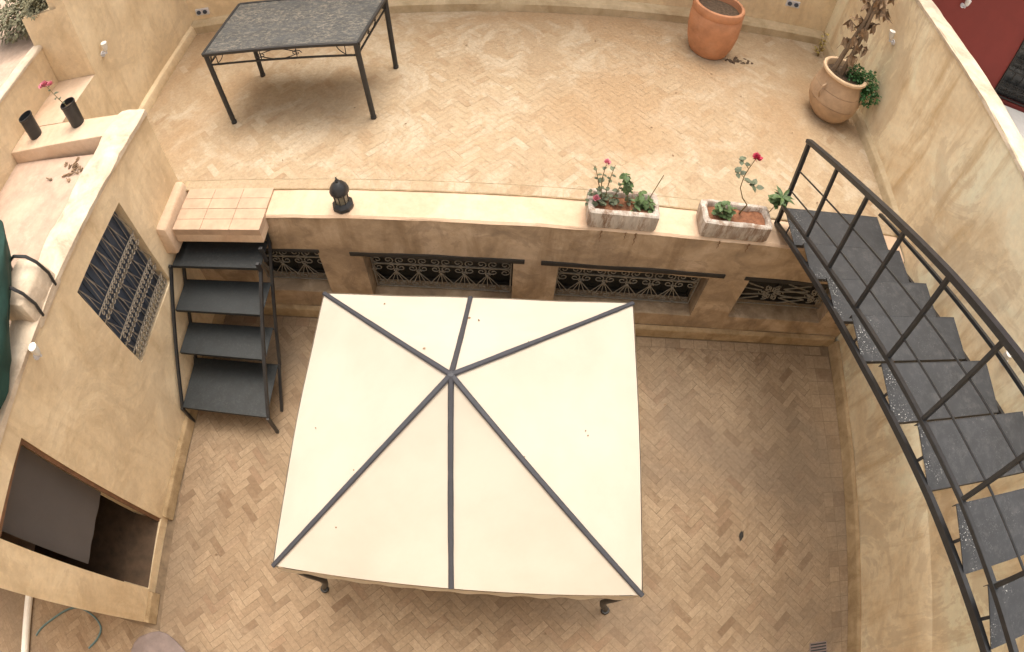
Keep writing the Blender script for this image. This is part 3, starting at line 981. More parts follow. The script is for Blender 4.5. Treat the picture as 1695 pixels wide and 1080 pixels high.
def rail(name, x, tab, w_, h_, y0):
    b = B()
    ys = [y0] + [q[0] for q in tab if q[0] < y0 - .05]
    pts = [Vector((x, y, interp(tab, y))) for y in ys]
    rings = []
    for i, p in enumerate(pts):
        rings.append([b.bm.verts.new(p + Vector((dx * w_ / 2, 0, dz * h_ / 2))) for dx, dz in ((-1, -1), (1, -1), (1, 1), (-1, 1))])
    for a, c in zip(rings, rings[1:]):
        for k in range(4): b.bm.faces.new((a[k], a[(k + 1) % 4], c[(k + 1) % 4], c[k]))
    b.bm.faces.new(rings[0]); b.bm.faces.new(rings[-1][::-1])
    es = [e for e in b.bm.edges if abs((e.verts[0].co - e.verts[1].co).normalized().x) < .2 and (e.verts[0].co - e.verts[1].co).length > .3]
    bmesh.ops.bevel(b.bm, geom=es, offset=min(w_, h_) * .12, segments=1, affect='EDGES')
    return b.build(name, M_IRON, st)
rail('stringer', SX0, STR, .036, .05, 3.55)
rail('stringer', SX1 + .03, STR, .036, .05, 3.66)
rail('lower_rail', SX0 - .001, LOW, .036, .036, 3.55)
rail('wall_side_rail', SX1 + .06, [(q[0] + .05, q[1] + .02) for q in LOW], .036, .036, 3.66)
rail('handrail', SX0, HND, .058, .045, 3.69)
for f in (.27, .58):
    b = B()
    ys = [3.56 + .10 * f] + [3.0 - k * .5 for k in range(10)]
    b.tube([(SX0, y, interp(LOW, y) + (interp(HND, y) - interp(LOW, y)) * f) for y in ys], .008, 6)
    b.build('mid_rail', M_IRON, st)
b = B(); b.bar((SX0, 3.53, HT + .008), (SX0, 3.67, 2.60), .036, .036, up=(0, 1, 0), bevel=.003); b.build('newel_post', M_IRON, st)
for (yb0, yt) in ((3.04, 3.155), (2.59, 2.685), (2.11, 2.20), (1.605, 1.705), (1.095, 1.17), (.545, .63), (.04, .12), (-.47, -.39), (-.98, -.9)):
    b = B(); b.bar((SX0, yb0, interp(LOW, yb0)), (SX0, yt, interp(HND, yt)), .028, .028, up=(0, 1, 0), bevel=.003); b.build('baluster', M_IRON, st)
TY = [(3.55, 3.135, 1.885), (3.04, 2.685, 2.035), (2.55, 2.17, 2.245), (2.10, 1.735, 2.45), (1.61, 1.20, 2.665), (1.10, .685, 2.91), (.54, .15, 3.14), (.06, -.28, 3.33), (-.42, -.8, 3.55), (-.9, -1.3, 3.77)]
for i, (ya, yn, z) in enumerate(TY):
    sk = .06
    b = B()
    def plate(x0, x1, y0, y1, z0, z1):
        b.hexa([(x0, y0, z0), (x1, y0 + sk, z0), (x1, y1 + sk, z0), (x0, y1, z0), (x0, y0, z1), (x1, y0 + sk, z1), (x1, y1 + sk, z1), (x0, y1, z1)])
    plate(SX0 + .006, SX1, yn, ya, z - .006, z)
    plate(SX0 + .006, SX1, yn, yn + .004, z - .04, z - .007)
    plate(SX0 + .006, SX1, ya - .004, ya, z - .04, z + .002)
    tr = b.build('tread', M_TREADF, st)
    ym = (ya + yn) / 2
    for x in (SX0 + .014, SX1 - .01):
        b = B(); b.bar((x, ym, z - .007), (x, ym, interp(STR, ym) + .01), .02, .006, up=(1, 0, 0)); b.build('tread_bracket', M_IRON, tr)

# ------------------------------------------------------------------ black steps on the left
bs = thing('black_steps', 'black iron steps with four treads leading down from the tiled landing', 'steps', (-2.75, 2.5, 0))
BX0, BX1 = -3.27, -2.27
BT = [(2.95, 3.25, 1.32), (2.65, 3.0, 1.0), (2.35, 2.69, .68), (1.90, 2.46, .34)]
for (ya, yb3, z) in BT:
    b = B()
    b.box((BX0 + .01, ya, z - .005), (BX1 - .01, yb3, z), 0)
    b.box((BX0 + .01, ya - .004, z - .035), (BX1 - .01, ya - .0005, z + .003))
    b.box((BX0 + .01, yb3 + .0005, z - .035), (BX1 - .01, yb3 + .004, z + .003))
    b.build('tread', M_TREADB, bs)
for x in (BX0, BX1):
    b = B(); b.bar((x, 2.93, 1.42 if x > -3 else 1.34), (x, 2.93, 1.30), .032, .032, up=(0, 1, 0))
    b.bar((x, 2.93, 1.31), (x, 1.89, .31), .03, .03); b.bar((x, 1.89, .33), (x, 1.87, .0), .03, .03, up=(0, 1, 0)); b.build('front_stringer', M_IRON, bs)
    b = B(); b.bar((x, 3.265, 1.50), (x, 3.24, 1.28), .028, .028, up=(0, 1, 0)); b.bar((x, 3.25, 1.31), (x, 2.47, .32), .028, .028); b.bar((x, 2.47, .34), (x, 2.10, .0), .028, .028); b.build('rear_stringer', M_IRON, bs)
b = B(); b.box((BX1 + .005, 3.03, 1.30), (BX1 + .04, 3.06, 1.50), .004); b.build('hook_plate', M_IRON, bs)

# ------------------------------------------------------------------ table on the terrace
tb = thing('metal_table', 'large dusty black metal table on the upper terrace', 'table', (-2.25, 5.0, TF))
TZ = TF + .92
P4 = [V(-3.09, 4.56, TZ), V(-1.49, 4.56, TZ), V(-1.40, 5.45, TZ), V(-3.06, 5.50, TZ)]
b = B(); b.prism([(p.x, p.y) for p in P4], TZ - .012, TZ); b.build('tabletop', M_TABLE, tb)
b = B()
for k in range(4):
    a, c = P4[k], P4[(k + 1) % 4]
    b.bar(a + V(0, 0, -.008), c + V(0, 0, -.008), .03, .034, bevel=.004)
b.build('rim', M_IRON, tb)
feet = [V(-3.0, 4.56, TF), V(-1.45, 4.56, TF), V(-1.37, 5.37, TF), V(-2.93, 5.36, TF)]
feet = [V(-2.99, 4.54, TF), V(-1.45, 4.55, TF), V(-1.38, 5.40, TF), V(-2.93, 5.34, TF)]
tops = []
for k in range(4):
    f_ = feet[k]
    t_ = P4[k].lerp(V(-2.26, 5.0, TZ), .03) ; t_.z = TZ - .02
    tops.append(t_)
    b = B(); b.tube([f_ + V(0, 0, .004), t_], .027, 12); l = b.build('leg', M_IRON, tb, smooth=True)
    b = B(); b.lathe([(.001, .001), (.031, .001), (.031, .03), (.027, .034)], 12, f_, caps=False); b.build('foot_cap', M_IRON, l, smooth=True)
for k in range(4):
    a, c = tops[k].copy(), tops[(k + 1) % 4].copy()
    a2, c2 = a - V(0, 0, .13), c - V(0, 0, .13)
    b = B()
    b.bar(a2, c2, .016, .016)
    def on(t, h): return a.lerp(c, t) - V(0, 0, .13 - h)
    for t in (.07, .38, .62, .93):
        b.tube([on(t, 0), on(t, .12)], .005, 4)
    for sgn in (-1, 1):
        b.tube([on(.5 + sgn * (.02 + .1 * math.sin(q / 10 * math.pi)), .12 * q / 10) for q in range(11)], .005, 4)
        b.tube([on(.5 + sgn * (.12 + p[0]), .06 + p[1]) for p in spiral(0, 0, .035, 0, sgn, 1.3, 10)], .005, 4)
        e = .5 - sgn * .44
        b.tube([on(e + sgn * .06 * math.sin(q / 8 * math.pi / 2), .12 * q / 8) for q in range(9)], .005, 4)
    b.build('apron_rail', M_IRON, tb)

# ------------------------------------------------------------------ planters on the coping
def planter(x0, x1, y0, y1, z, h, label):
    t = thing('planter_box', label, 'planter', ((x0 + x1) / 2, (y0 + y1) / 2, z), 'concrete planter boxes on the coping')
    b = B()
    T = .05
    seg = 14
    def ring(ins, zz, am):
        pts = []
        cs = [(x0 + ins, y0 + ins), (x1 - ins, y0 + ins), (x1 - ins, y1 - ins), (x0 + ins, y1 - ins)]
        for k in range(4):
            a, c = cs[k], cs[(k + 1) % 4]
            n_ = seg if k % 2 == 0 else 6
            for i in range(n_):
                tt = i / n_
                p = Vector((a[0] + (c[0] - a[0]) * tt, a[1] + (c[1] - a[1]) * tt, zz))
                if i == 0: p = p.lerp(Vector(((x0 + x1) / 2, (y0 + y1) / 2, zz)), .035)
                p += noise.noise_vector(p * 14) * am
                pts.append(b.bm.verts.new(p))
        return pts
    rs = [ring(.012, z + .001, 0), ring(.0, z + .04, .006), ring(-.004, z + h * .6, .008), ring(-.002, z + h - .012, .007), ring(.012, z + h, .007), ring(T - .012, z + h, .007), ring(T, z + h - .015, .005), ring(T + .006, z + h - .09, 0)]
    for a, c in zip(rs, rs[1:]):
        n_ = len(a)
        for k in range(n_): b.bm.faces.new((a[k], a[(k + 1) % n_], c[(k + 1) % n_], c[k]))
    b.bm.faces.new(rs[0][::-1])
    b.build('trough', M_CONC, t, smooth=True)
    b = B()
    nx, ny = 20, 8
    gr = [[b.bm.verts.new((x0 + T * .8 + (x1 - x0 - 1.6 * T) * i / nx, y0 + T * .8 + (y1 - y0 - 1.6 * T) * j / ny, z + h - .045 + .022 * noise.noise(Vector((i * .35, j * .35, x0))))) for i in range(nx + 1)] for j in range(ny + 1)]
    for j in range(ny):
        for i in range(nx): b.bm.faces.new((gr[j][i], gr[j][i + 1], gr[j + 1][i + 1], gr[j + 1][i]))
    b.build('soil', M_SOILR, t, smooth=True)
planter(.585, 1.185, 3.285, 3.56, HT + .006, .21, 'grey concrete planter box with a bushy rose, nearer the lantern')
planter(1.575, 2.22, 3.285, 3.56, HT + .006, .21, 'grey concrete planter box with a single red rose, beside the staircase')

def flower(b, c, r):
    for k in range(14):
        a = k * 2.4
        tilt = .25 + .055 * k
        d = Vector((math.cos(a) * math.sin(tilt * 1.3), math.sin(a) * math.sin(tilt * 1.3), math.cos(tilt * 1.3)))
        b.leaf(Vector(c) + d * r * .15, d, r * (.6 + .035 * k), 1.5, -.25)

def leafy_stem(sb, lb, pts, r, nleaf, ls, start=.25, spread=1.0, droop=0.0):
    pts = [Vector(p) for p in pts]
    sb.tube(pts, [r * (1 - .6 * i / (len(pts) - 1)) for i in range(len(pts))], 5)
    for k in range(nleaf):
        t = start + (1 - start) * (k + .5) / nleaf
        f = t * (len(pts) - 1)
        i = min(int(f), len(pts) - 2)
        p = pts[i].lerp(pts[i + 1], f - i)
        a = k * 2.4 + random.uniform(-.4, .4)
        d = Vector((math.cos(a) * spread, math.sin(a) * spread, random.uniform(.0, .7) - droop))
        s_ = ls * random.uniform(.7, 1.2)
        lb.leaf(p, d, s_, .85, .25)

def curve_pts(a, c, bow, n=6):
    a, c, bow = Vector(a), Vector(c), Vector(bow)
    return [a.lerp(c, i / n) + bow * math.sin(math.pi * i / n) for i in range(n + 1)]

ZS = HT + .17
def mud_runs(name, spots, label):
    b = B()
    for (x, z1, w_) in spots:
        pts = []
        n_ = 9
        for i in range(n_ + 1):
            z = HT - .005 - (HT - z1) * i / n_
            pts.append((x + .006 * math.sin(i * 1.7 + x * 9), YW - .0135 - .001 * math.sin(i), z, w_ * (1 - .75 * i / n_) * (.8 + .4 * random.random())))
        for p, q in zip(pts, pts[1:]):
            b.face([(p[0] - p[3], p[1], p[2]), (p[0] + p[3], p[1], p[2]), (q[0] + q[3], q[1], q[2]), (q[0] - q[3], q[1], q[2])])
    bmesh.ops.remove_doubles(b.bm, verts=b.bm.verts, dist=.0004)
    b.build(name, M_MUD, low)
M_MUD = plain('dried mud', (.23, .14, .08), .95, var=.3, scale=20)
mud_runs('mud_run', [(.72, 1.50, .008)], '')
mud_runs('mud_run', [(.93, 1.56, .006)], '')
mud_runs('mud_run', [(1.02, 1.49, .009)], '')
mud_runs('mud_run', [(1.78, 1.55, .008)], '')
mud_runs('mud_run', [(2.06, 1.53, .010)], '')
# bushy rose
t = thing('rose_bush', 'small leafy rose with pink buds at the left end of the nearer planter', 'plant', (.75, 3.43, ZS))
sb, lb, fb = B(), B(), B()
for (ex, ey, ez) in ((.60, 3.50, 2.20), (.68, 3.46, 2.26), (.76, 3.50, 2.22), (.66, 3.40, 2.02), (.83, 3.46, 2.06), (.58, 3.42, 1.98)):
    leafy_stem(sb, lb, curve_pts((.72 + random.uniform(-.04, .04), 3.43, ZS - .04), (ex, ey, ez), (random.uniform(-.03, .03), .02, 0)), .006, 8, .045, .2)
flower(fb, (.68, 3.46, 2.28), .032)
fb2 = B(); flower(fb2, (.64, 3.38, 1.93), .036)
for k in range(40):
    lb.leaf((.74 + random.gauss(0, .09), 3.42 + random.gauss(0, .04), ZS + random.uniform(0, .06)), (random.gauss(0, 1), random.gauss(0, 1), .6), .05, .8)
sb.build('stem', M_STEM, t); lb.build('foliage', M_LEAFG, t); fb.build('flower', M_PINK, t); fb2.build('flower', M_PINK, t)
# drooping green plant
t = thing('green_plant', 'bright green plant with drooping pointed leaves in the middle of the nearer planter', 'plant', (.95, 3.43, ZS))
sb, lb = B(), B()
for (bx, ex, ey, ez, nl) in ((.92, .86, 3.46, 2.17, 26), (1.0, 1.02, 3.42, 2.0, 18), (1.0, 1.10, 3.40, 1.93, 12)):
    leafy_stem(sb, lb, curve_pts((bx, 3.43, ZS - .04), (ex, ey, ez), (.01, .01, 0)), .007, nl, .062, .5, .7, .7)
for k in range(22):
    lb.leaf((1.04 + random.gauss(0, .05), 3.42 + random.gauss(0, .03), ZS + random.uniform(0, .05)), (random.gauss(0, 1), random.gauss(0, 1), .4), .08, .5)
sb.tube(curve_pts((1.06, 3.42, ZS), (1.17, 3.50, 2.16), (0, 0, 0)), .004, 5)
sb.build('stem', M_STEM, t); lb.build('foliage', M_LEAF, t)
# single red rose
t = thing('red_rose', 'single dark red rose on a long bare stem in the planter beside the staircase', 'plant', (1.88, 3.46, ZS))
sb, lb, fb = B(), B(), B()
main = [(1.92, 3.46, ZS - .04), (1.955, 3.46, 1.92), (1.96, 3.45, 1.97), (1.89, 3.45, 2.05), (1.83, 3.45, 2.17), (1.82, 3.45, 2.30), (1.83, 3.45, 2.40), (1.85, 3.45, 2.50)]
sb.tube(main, [.008, .007, .006, .005, .004, .004, .0035, .003], 5)
for (p, e, nl) in (((1.82, 3.45, 2.30), (1.73, 3.46, 2.33), 4), ((1.82, 3.45, 2.27), (1.97, 3.44, 2.20), 6), ((1.83, 3.45, 2.40), (1.72, 3.46, 2.48), 4)):
    leafy_stem(sb, lb, curve_pts(p, e, (0, 0, .01), 4), .003, nl, .07, .35)
flower(fb, (1.855, 3.45, 2.52), .05)
sb.build('stem', M_STEM, t); lb.build('foliage', M_LEAFG, t); fb.build('flower', M_ROSE, t)
t = thing('green_tuft', 'small green leafy tuft at the left end of the planter with the red rose', 'plant', (1.74, 3.42, ZS))
sb, lb = B(), B()
for k in range(5):
    leafy_stem(sb, lb, curve_pts((1.72 + .02 * k, 3.40, ZS - .03), (1.68 + .035 * k, 3.42, ZS + random.uniform(.08, .16)), (0, 0, 0), 3), .004, 9, .06, .1, .7)
sb.build('stem', M_STEM, t); lb.build('foliage', M_LEAF, t)
t = thing('leaning_plant', 'green plant leaning out of the planter towards the stair post', 'plant', (2.14, 3.45, ZS))
sb, lb = B(), B()
leafy_stem(sb, lb, curve_pts((2.12, 3.45, ZS - .04), (2.27, 3.52, 2.06), (.03, 0, -.03)), .006, 16, .09, .7, 1.0, .1)
for k in range(12):
    a = k * .9
    lb.leaf((2.28, 3.50, 2.07), (math.cos(a), math.sin(a) * .6, random.uniform(-.3, .5)), .12, .35, .4)
sb.build('stem', M_STEM, t); lb.build('foliage', M_LEAF, t)

# ------------------------------------------------------------------ lantern
ln = thing('lantern', 'black metal and glass lantern standing on the pale coping', 'lantern', (-1.50, 3.40, HT + .004))
c = V(-1.50, 3.40, HT + .004)
b = B(); b.lathe([(.001, .001), (.098, .001), (.104, .02), (.10, .05), (.085, .065), (.062, .085), (.001, .085)], 8, c); b.build('base', M_IRON, ln)
b = B(); b.lathe([(.060, .086), (.064, .15), (.070, .225)], 8, c, caps=False)
b.build('glass_panes', plain('smoky glass', (.20, .19, .15), .2, var=.2), ln)
b = B()
for k in range(8):
    a = 2 * math.pi * k / 8
    b.tube([c + V(.063 * math.cos(a), .063 * math.sin(a), .083), c + V(.073 * math.cos(a), .073 * math.sin(a), .228)], .005, 5)
b.build('corner_bar', M_IRON, ln)
b = B(); b.lathe([(.066, .226), (.090, .232), (.092, .25), (.082, .29), (.058, .33), (.03, .355), (.018, .365), (.001, .366)], 16, c)
dome = b.build('dome', M_IRON, ln, smooth=True)
b = B(); b.lathe([(.014, .364), (.010, .375), (.019, .392), (.008, .408), (.007, .43), (.001, .435)], 10, c); b.build('finial', M_IRON, dome, smooth=True)

for o_ in (ln,): o_.scale = (.95, .95, .86)

# ------------------------------------------------------------------ clay pots
t = thing('terracotta_pot', 'large plain red terracotta pot by the far kerb', 'pot', (2.16, 6.24, TF), 'large clay pots on the terrace')
c = V(2.16, 6.24, TF)
b = B(); b.lathe([(.001, .003), (.215, .003), (.24, .03), (.282, .16), (.308, .32), (.314, .46), (.305, .56), (.296, .58), (.308, .60), (.31, .66), (.302, .69), (.285, .70), (.265, .69), (.26, .65), (.26, .58)], 40, c, caps=False, wob=.02, seed=3)
b.build('body', M_TERRA, t, smooth=True)
b = B(); b.lathe([(.001, .62), (.12, .615), (.2, .61), (.264, .60)], 30, c, caps=False, wob=.03); b.build('soil', M_SOIL, t, smooth=True)
t2 = thing('clay_urn', 'tan clay urn with incised bands and pale rim, in the corner by the staircase', 'pot', (3.49, 5.34, TF), 'large clay pots on the terrace')
c2 = V(3.49, 5.34, TF)
b = B(); b.lathe([(.001, .003), (.155, .003), (.18, .02), (.245, .10), (.292, .20), (.306, .28), (.297, .286), (.309, .292), (.303, .38), (.286, .45), (.277, .454), (.284, .46), (.262, .54), (.245, .60), (.240, .625)], 44, c2, caps=False, wob=.015, seed=8)
b.build('body', M_CLAY, t2, smooth=True)
b = B(); b.lathe([(.240, .625), (.265, .632), (.276, .65), (.272, .672), (.255, .68), (.238, .674), (.228, .655), (.22, .57)], 44, c2, caps=False); b.build('rim', M_CLAYR, t2, smooth=True)
b = B(); b.lathe([(.001, .60), (.12, .605), (.226, .595)], 30, c2, caps=False, wob=.06); b.build('soil', M_SOIL, t2, smooth=True)
for sx in (-1, 1):
    b = B()
    b.tube([c2 + V(sx * .24, -.12, .52), c2 + V(sx * .29, -.15, .50), c2 + V(sx * .31, -.16, .42), c2 + V(sx * .27, -.13, .33)], .011, 6)
    b.build('handle', M_CLAY, t2, smooth=True)

t = thing('dead_tree', 'withered small tree with curled brown leaves growing in the clay urn', 'tree', (3.52, 5.40, TF + .52))
b = B()
base = V(3.45, 5.40, TF + .58)
def trunk(p0, p1, r0, r1, n=9, w_=.03, sd=0):
    pts = []
    for i in range(n + 1):
        q = Vector(p0).lerp(Vector(p1), i / n)
        q += noise.noise_vector(q * 2.5 + Vector((sd, 0, 0))) * w_
        pts.append(q)
    b.tube(pts, [r0 + (r1 - r0) * i / n for i in range(n + 1)], 8)
    return pts
tp = []
for (dx, dy, r) in ((-.035, 0, .030), (.02, .02, .028), (.0, -.03, .024)):
    tp.append(trunk(base + V(dx * 1.8, dy, -.03), (3.54 + dx * .6, 5.36 + dy, 3.50), r, r * .55, 10, .03, dx * 40))
brs = []
for k in range(16):
    q = tp[k % 3][3 + (k * 5) % 8]
    a = k * 2.1
    e = q + V(math.cos(a) * random.uniform(.12, .24), math.sin(a) * random.uniform(.08, .16), random.uniform(-.05, .16))
    brs.append((q, e)); trunk(q, e, .010, .004, 4, .02, k)
b.build('trunk', M_BARK, t, smooth=True)
b = B()
for (q, e) in brs:
    for k in range(9):
        p = q.lerp(e, random.uniform(.4, 1.1))
        b.leaf(p + V(random.gauss(0, .02), random.gauss(0, .02), 0), (random.gauss(0, .5), random.gauss(0, .5), -1.1), random.uniform(.07, .16), .5, random.uniform(.2, .7), up=(random.gauss(0, 1), random.gauss(0, 1), .2))
b.build('crown', M_DEADL, t)
t = thing('green_shrub', 'dense dark green shrub spilling over the rim of the clay urn', 'shrub', (3.66, 5.34, TF + .5))
b, sb = B(), B()
for (cx, cy, cz, rr, nn_) in ((3.62, 5.34, 2.36, .11, 300), (3.77, 5.28, 2.32, .13, 380), (3.80, 5.18, 2.20, .12, 280), (3.70, 5.20, 2.22, .09, 140)):
    for k in range(nn_):
        d = Vector((random.gauss(0, 1), random.gauss(0, 1), random.gauss(0, 1))).normalized()
        p = V(cx, cy, cz) + d * rr * random.uniform(.5, 1.08) * (1 + .3 * noise.noise(d * 2.5 + V(cx, cy, cz)))
        b.leaf(p, d + V(random.gauss(0, .5), random.gauss(0, .5), random.gauss(0, .5)), random.uniform(.022, .042), .9, .3)
    sb.tube(curve_pts((3.58, 5.36, TF + .50), (cx, cy, cz), (0, 0, .03), 4), .006, 5)
b.build('foliage', M_LEAFD, t); sb.build('stem', M_STEM, t)

b = B()
for k in range(26):
    p = V(2.52 + random.gauss(0, .10), 6.10 + random.gauss(0, .035), TF + .006)
    b.leaf(p, (random.gauss(0, 1), random.gauss(0, 1), .1), .05, .8, .1)
bmesh.ops.translate(b.bm, verts=b.bm.verts, vec=(0, 0, 0))
tag(b.build('dry_litter', M_SOIL), 'dark crumbs of soil and leaf litter beside the terracotta pot', 'litter')['kind'] = 'stuff'

# little dry weed in the corner
t = thing('corner_weed', 'small yellow weed growing in the far right corner of the terrace', 'plant', (3.82, 6.62, TF))
b, sb = B(), B()
for k in range(5):
    e = V(3.80 + random.gauss(0, .04), 6.66 + random.gauss(0, .03), TF + .12 + .07 * k)
    leafy_stem(sb, b, curve_pts((3.82, 6.62, TF), e, (0, 0, 0), 3), .004, 8, .05, .3)
b.build('foliage', plain('yellow leaves', (.42, .33, .10), .8, var=.3), t); sb.build('stem', M_STEM, t)

# ------------------------------------------------------------------ pots on the side roof
def black_pot(x, y, label):
    t = thing('black_pot', label, 'pot', (x, y, HR), 'black plant pots on the side roof')
    c = V(x, y, HR)
    b = B(); b.lathe([(.001, .002), (.066, .002), (.070, .02), (.074, .25), (.079, .255), (.079, .275), (.072, .275), (.068, .22)], 20, c, caps=False, wob=.06, seed=x); b.build('body', M_IRON, t, smooth=True)
    b = B(); b.lathe([(.001, .222), (.069, .22)], 16, c, caps=False); b.build('soil', M_IRON if 'empty' in label else M_SOIL, t)
    return t
black_pot(-4.62, 3.50, 'empty black plastic pot, the one further left on the roof ledge')
black_pot(-4.06, 3.58, 'black plastic pot holding the pink flowering plant on the roof ledge')
t = thing('pink_flower_plant', 'spindly plant with a pink bloom in the black pot on the side roof', 'plant', (-4.10, 3.56, HR + .2))
sb, lb, fb = B(), B(), B()
leafy_stem(sb, lb, curve_pts((-4.06, 3.58, HR + .20), (-4.26, 3.62, 3.19), (.0, 0, -.03)), .005, 6, .05, .3)
for k in range(4): flower(fb, (-4.27 + random.gauss(0, .04), 3.60, 3.20 + random.gauss(0, .025)), .045)
sb.build('stem', M_STEM, t); lb.build('foliage', M_LEAFG, t); fb.build('flower', M_PINK, t)
# twigs lying on the roof
b = B()
for k in range(14):
    p = V(-3.95 + random.gauss(0, .12), 3.12 + random.gauss(0, .06), 2.556)
    a = random.uniform(0, 3.1)
    b.tube([p, p + V(math.cos(a) * .1, math.sin(a) * .05, .01)], .006, 4)
    b.leaf(p, (math.cos(a), math.sin(a), .1), .07, .6)
tag(b.build('dry_twigs', M_DEADL), 'small heap of dry twigs and leaves on the pink side roof', 'twigs')['kind'] = 'stuff'

# shrub behind the parapet, upper left
def bush(name, label, c, rad, n_, ls, mat, seed=0):
    t = thing(name, label, 'bush', (c[0], c[1], c[2] - rad[2]))
    b, sb = B(), B()
    for k in range(n_):
        d = Vector((random.gauss(0, 1), random.gauss(0, 1), random.gauss(0, 1))).normalized()
        q = random.uniform(.35, 1.05) * (1 + .45 * noise.noise(d * 2.2 + Vector((seed, 0, 0))))
        b.leaf(Vector(c) + Vector((d.x * rad[0], d.y * rad[1], d.z * rad[2])) * q, d + Vector((random.gauss(0, .6), random.gauss(0, .6), random.gauss(0, .6))), ls * random.uniform(.6, 1.3), .7, .3)
    for k in range(6):
        d = Vector((random.gauss(0, .5), random.gauss(0, .5), 1)).normalized()
        sb.tube([(c[0], c[1], c[2] - rad[2]), Vector(c) + Vector((d.x * rad[0], d.y * rad[1], d.z * rad[2])) * .7], .012, 5)
    b.build('foliage', mat, t); sb.build('stem', M_STEM, t)
M_DRYL = plain('dusty olive leaves', (.17, .16, .095), .8, var=.4, scale=12)
bush('grey_bush', 'dusty olive bush on the neighbouring roof in the upper left corner', (-9.6, 8.8, 1.6), (1.5, .8, .45), 2200, .12, M_DRYL, 2)
bush('wall_top_bush', 'dark trailing bush where the parapet meets the high terrace wall', (-4.85, 4.50, 3.62), (.22, .12, .10), 520, .05, M_DRYL, 5)

# ------------------------------------------------------------------ wall lamps, sockets
def wall_lamp(p, nrm, label):
    p, nrm = V(*p), Vector(nrm).normalized()
    t = thing('wall_lamp', label, 'lamp', p, 'small white spotlights on the walls')
    b = B(); b.tube([p - nrm * .02, p + nrm * .015], .035, 12); b.build('back_plate', M_GREYP, t)
    b = B(); b.tube([p + nrm * .01, p + nrm * .06, p + nrm * .065 + V(0, 0, .05)], .010, 6); b.build('arm', M_GREYP, t)
    e = p + nrm * .065 + V(0, 0, .04)
    b = B(); b.tube([e, e + V(0, 0, .03), e + nrm * .01 + V(0, 0, .10)], [.020, .032, .036], 12); b.build('lamp_head', M_WHITE, t, smooth=True)
wall_lamp((xl2(4.6), 4.60, 2.78), (1, 0, 0), 'white wall spotlight on the high smooth wall left of the table')
wall_lamp((xh(1.33), 1.33, 2.56), (1, 0, 0), 'white wall spotlight between the barred window and the green canvas')
wall_lamp((xr_up(5.42), 5.42, 2.86), (-1, 0, 0), 'white wall spotlight beside the dead tree')
wall_lamp((xr_up(1.70), 1.70, 2.60), (-1, 0, 0), 'white wall spotlight seen behind the stair handrail')
wall_lamp((5.10, 6.0, 3.42), (0, -1, 0), 'small white lamp on the dark red wall')
def socket(x, z, label, n_=2):
    y = yb_(x) + .12
    t = thing('wall_socket', label, 'socket', (x, y, z), 'grey sockets low on the back wall')
    b = B(); b.box((x - .10, y - .022, z - .05), (x + .10, y + .02, z + .05), .006); b.build('housing', M_GREYP, t)
    for sx in (-1, 1):
        b = B(); b.tube([(x + sx * .048, y - .021, z), (x + sx * .048, y - .030, z)], .032, 12); b.build('cover_plate', M_BLUE, t)
socket(3.40, 2.19, 'grey double socket on the back wall right of the terracotta pot')
socket(-4.22, 1.97, 'grey double socket on the back wall behind the table')

# ------------------------------------------------------------------ green canvas and straps
t = thing('green_canvas', 'bundled dark green canvas tied on top of the wall at the left edge', 'canvas', (-3.6, 1.1, 2.78))
b = B()
path = [(-3.80, 2.05, 3.12, .10), (-3.68, 1.88, 3.12, .15), (-3.62, 1.68, 3.08, .19), (-3.60, 1.45, 3.04, .24), (-3.58, 1.2, 2.98, .30), (-3.57, .98, 2.96, .34), (-3.58, .75, 2.98, .33), (-3.62, .55, 3.0, .27), (-3.66, .42, 3.0, .14)]
rings = []
fine = []
for a, c in zip(path, path[1:]):
    for k in range(4): fine.append([a[q] + (c[q] - a[q]) * k / 4 for q in range(4)])
fine.append(list(path[-1]))
for i, p in enumerate(fine):
    ring = []
    for k in range(36):
        a = 2 * math.pi * k / 36
        q = p[3] * (1 + .05 * math.sin(a * 5 + i * .22) + .04 * math.sin(a * 9 - i * .3) + .06 * noise.noise(Vector((math.cos(a) * 2, math.sin(a) * 2, i * .25))))
        z = max(2.775 + .01 * math.sin(k), p[2] + q * math.sin(a))
        ring.append(b.bm.verts.new((p[0] + q * math.cos(a), p[1] + .03 * math.sin(a * 3), z)))
    rings.append(ring)
for a, c in zip(rings, rings[1:]):
    for k in range(36): b.bm.faces.new((a[k], a[(k + 1) % 36], c[(k + 1) % 36], c[k]))
b.bm.faces.new(rings[0]); b.bm.faces.new(rings[-1][::-1])
b.build('cloth', M_CLOTHG, t, smooth=True)
for y in (1.60, 1.86):
    b = B()
    b.tube([(-3.72, y, 2.76), (-3.66, y, 2.93), (-3.52, y, 3.02), (-3.40, y + .01, 3.0), (XL + .035, y + .01, 2.93), (XL + .07, y + .01, 2.80), (XL + .05, y, 2.66)], .013, 6)
    b.build('strap', M_IRON, t, smooth=True)

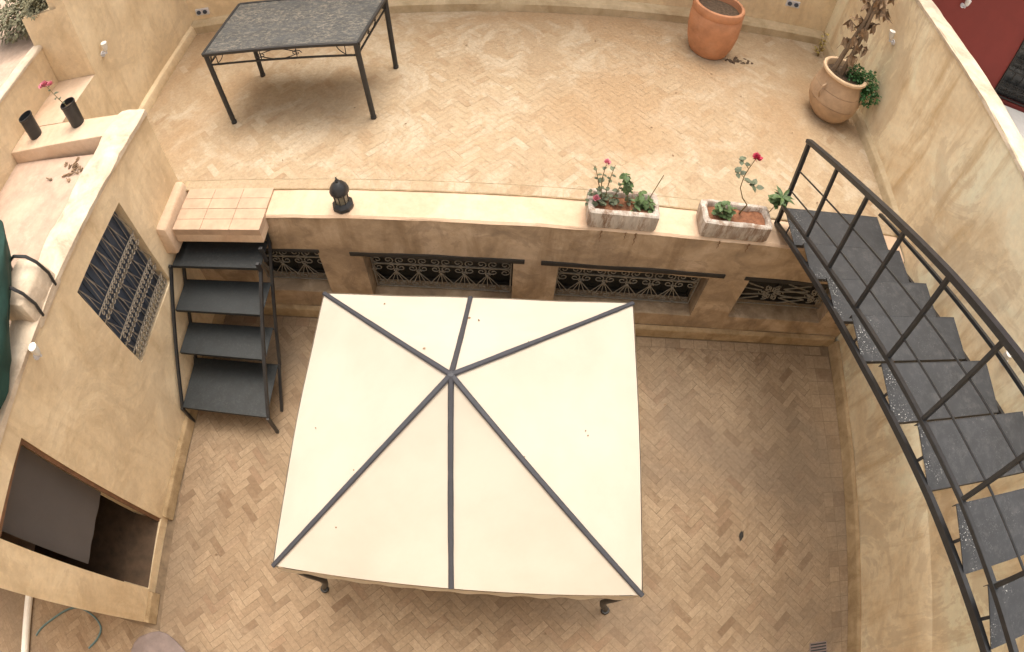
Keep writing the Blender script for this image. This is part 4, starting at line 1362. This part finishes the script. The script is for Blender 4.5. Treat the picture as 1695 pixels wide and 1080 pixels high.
# ------------------------------------------------------------------ small things in the court
b = B(); b.tube([(-5.1, -.42, .05), (-5.08, -.9, .05), (-5.05, -1.6, .05)], .05, 14)
tag(b.build('white_pipe', M_WHITE, smooth=True), 'white pipe lying on the ground in the lower left corner', 'pipe')
b = B()
hp = [Vector(q) for q in ((-5.0, -1.3, .012), (-4.94, -.95, .012), (-4.72, -.69, .012), (-4.41, -.46, .014), (-4.16, -.46, .012), (-4.0, -.56, .012), (-4.03, -.71, .012), (-4.16, -.89, .012), (-4.3, -1.2, .012))]
hs2 = []
for i in range(1, len(hp) - 2):
    for k in range(5):
        u = k / 5
        a_, b_, c_, d_ = hp[i - 1], hp[i], hp[i + 1], hp[i + 2]
        hs2.append(.5 * ((2 * b_) + (c_ - a_) * u + (2 * a_ - 5 * b_ + 4 * c_ - d_) * u * u + (3 * b_ - a_ - 3 * c_ + d_) * u ** 3))
b.tube(hs2, .011, 6)
tag(b.build('garden_hose', M_HOSE, smooth=True), 'thin blue green hose looping over the bricks near the white pipe', 'hose')
b = B()
b.lathe([(.001, 0.001), (.36, .001), (.37, .02), (.36, .028), (.001, .03)], 26, (-3.20, -.78, 0), wob=.12, seed=4)
tag(b.build('stone_slab', M_STONE), 'flat violet grey stone slab beside the corner of the side house', 'slab')
b = B()
b.box((3.09, -.30, .002), (3.29, -.11, .008))
dr = b.build('drain_grate', M_STONE)
tag(dr, 'small square drain grate in the court paving at the bottom right', 'drain')
b = B()
for k in range(6): b.box((3.10, -.292 + k * .031, .0085), (3.28, -.278 + k * .031, .013))
b.build('grate_bar', M_IRON, dr)
b = B(); b.leaf((2.34, 1.0, .012), (.35, 1, .1), .11, .32, -.1); b.leaf((2.35, 1.02, .014), (.1, 1, .3), .08, .7, .3)
tag(b.build('fallen_leaf', M_LINT), 'dark dry leaf lying on the court paving', 'leaf')
b = B()
for k in range(46):
    x, y = random.uniform(-3.1, 3.4), random.uniform(-.8, 3.0)
    b.leaf((x, y, .006), (random.gauss(0, 1), random.gauss(0, 1), .1), random.uniform(.012, .035), .7, .1)
for k in range(30):
    x, y = random.uniform(-3.8, 3.8), random.uniform(3.8, 6.4)
    b.leaf((x, y, TF + .007), (random.gauss(0, 1), random.gauss(0, 1), .1), random.uniform(.012, .03), .7, .1)
o = b.build('leaf_crumbs', M_DEADL)
tag(o, 'scattered tiny dry leaf crumbs over the herringbone paving', 'litter')
o['kind'] = 'stuff'
b = B()
for k in range(12):
    t_, s_ = random.random(), random.uniform(.1, .8)
    q = random.randrange(4)
    p = cloth_pt(corn[q], corn[(q + 1) % 4], t_, s_) + V(0, 0, .006)
    b.leaf(p, (random.gauss(0, 1), random.gauss(0, 1), .1), random.uniform(.012, .026), .8, .1)
b.build('canopy_debris', M_DEADL, gz)['kind'] = 'stuff'
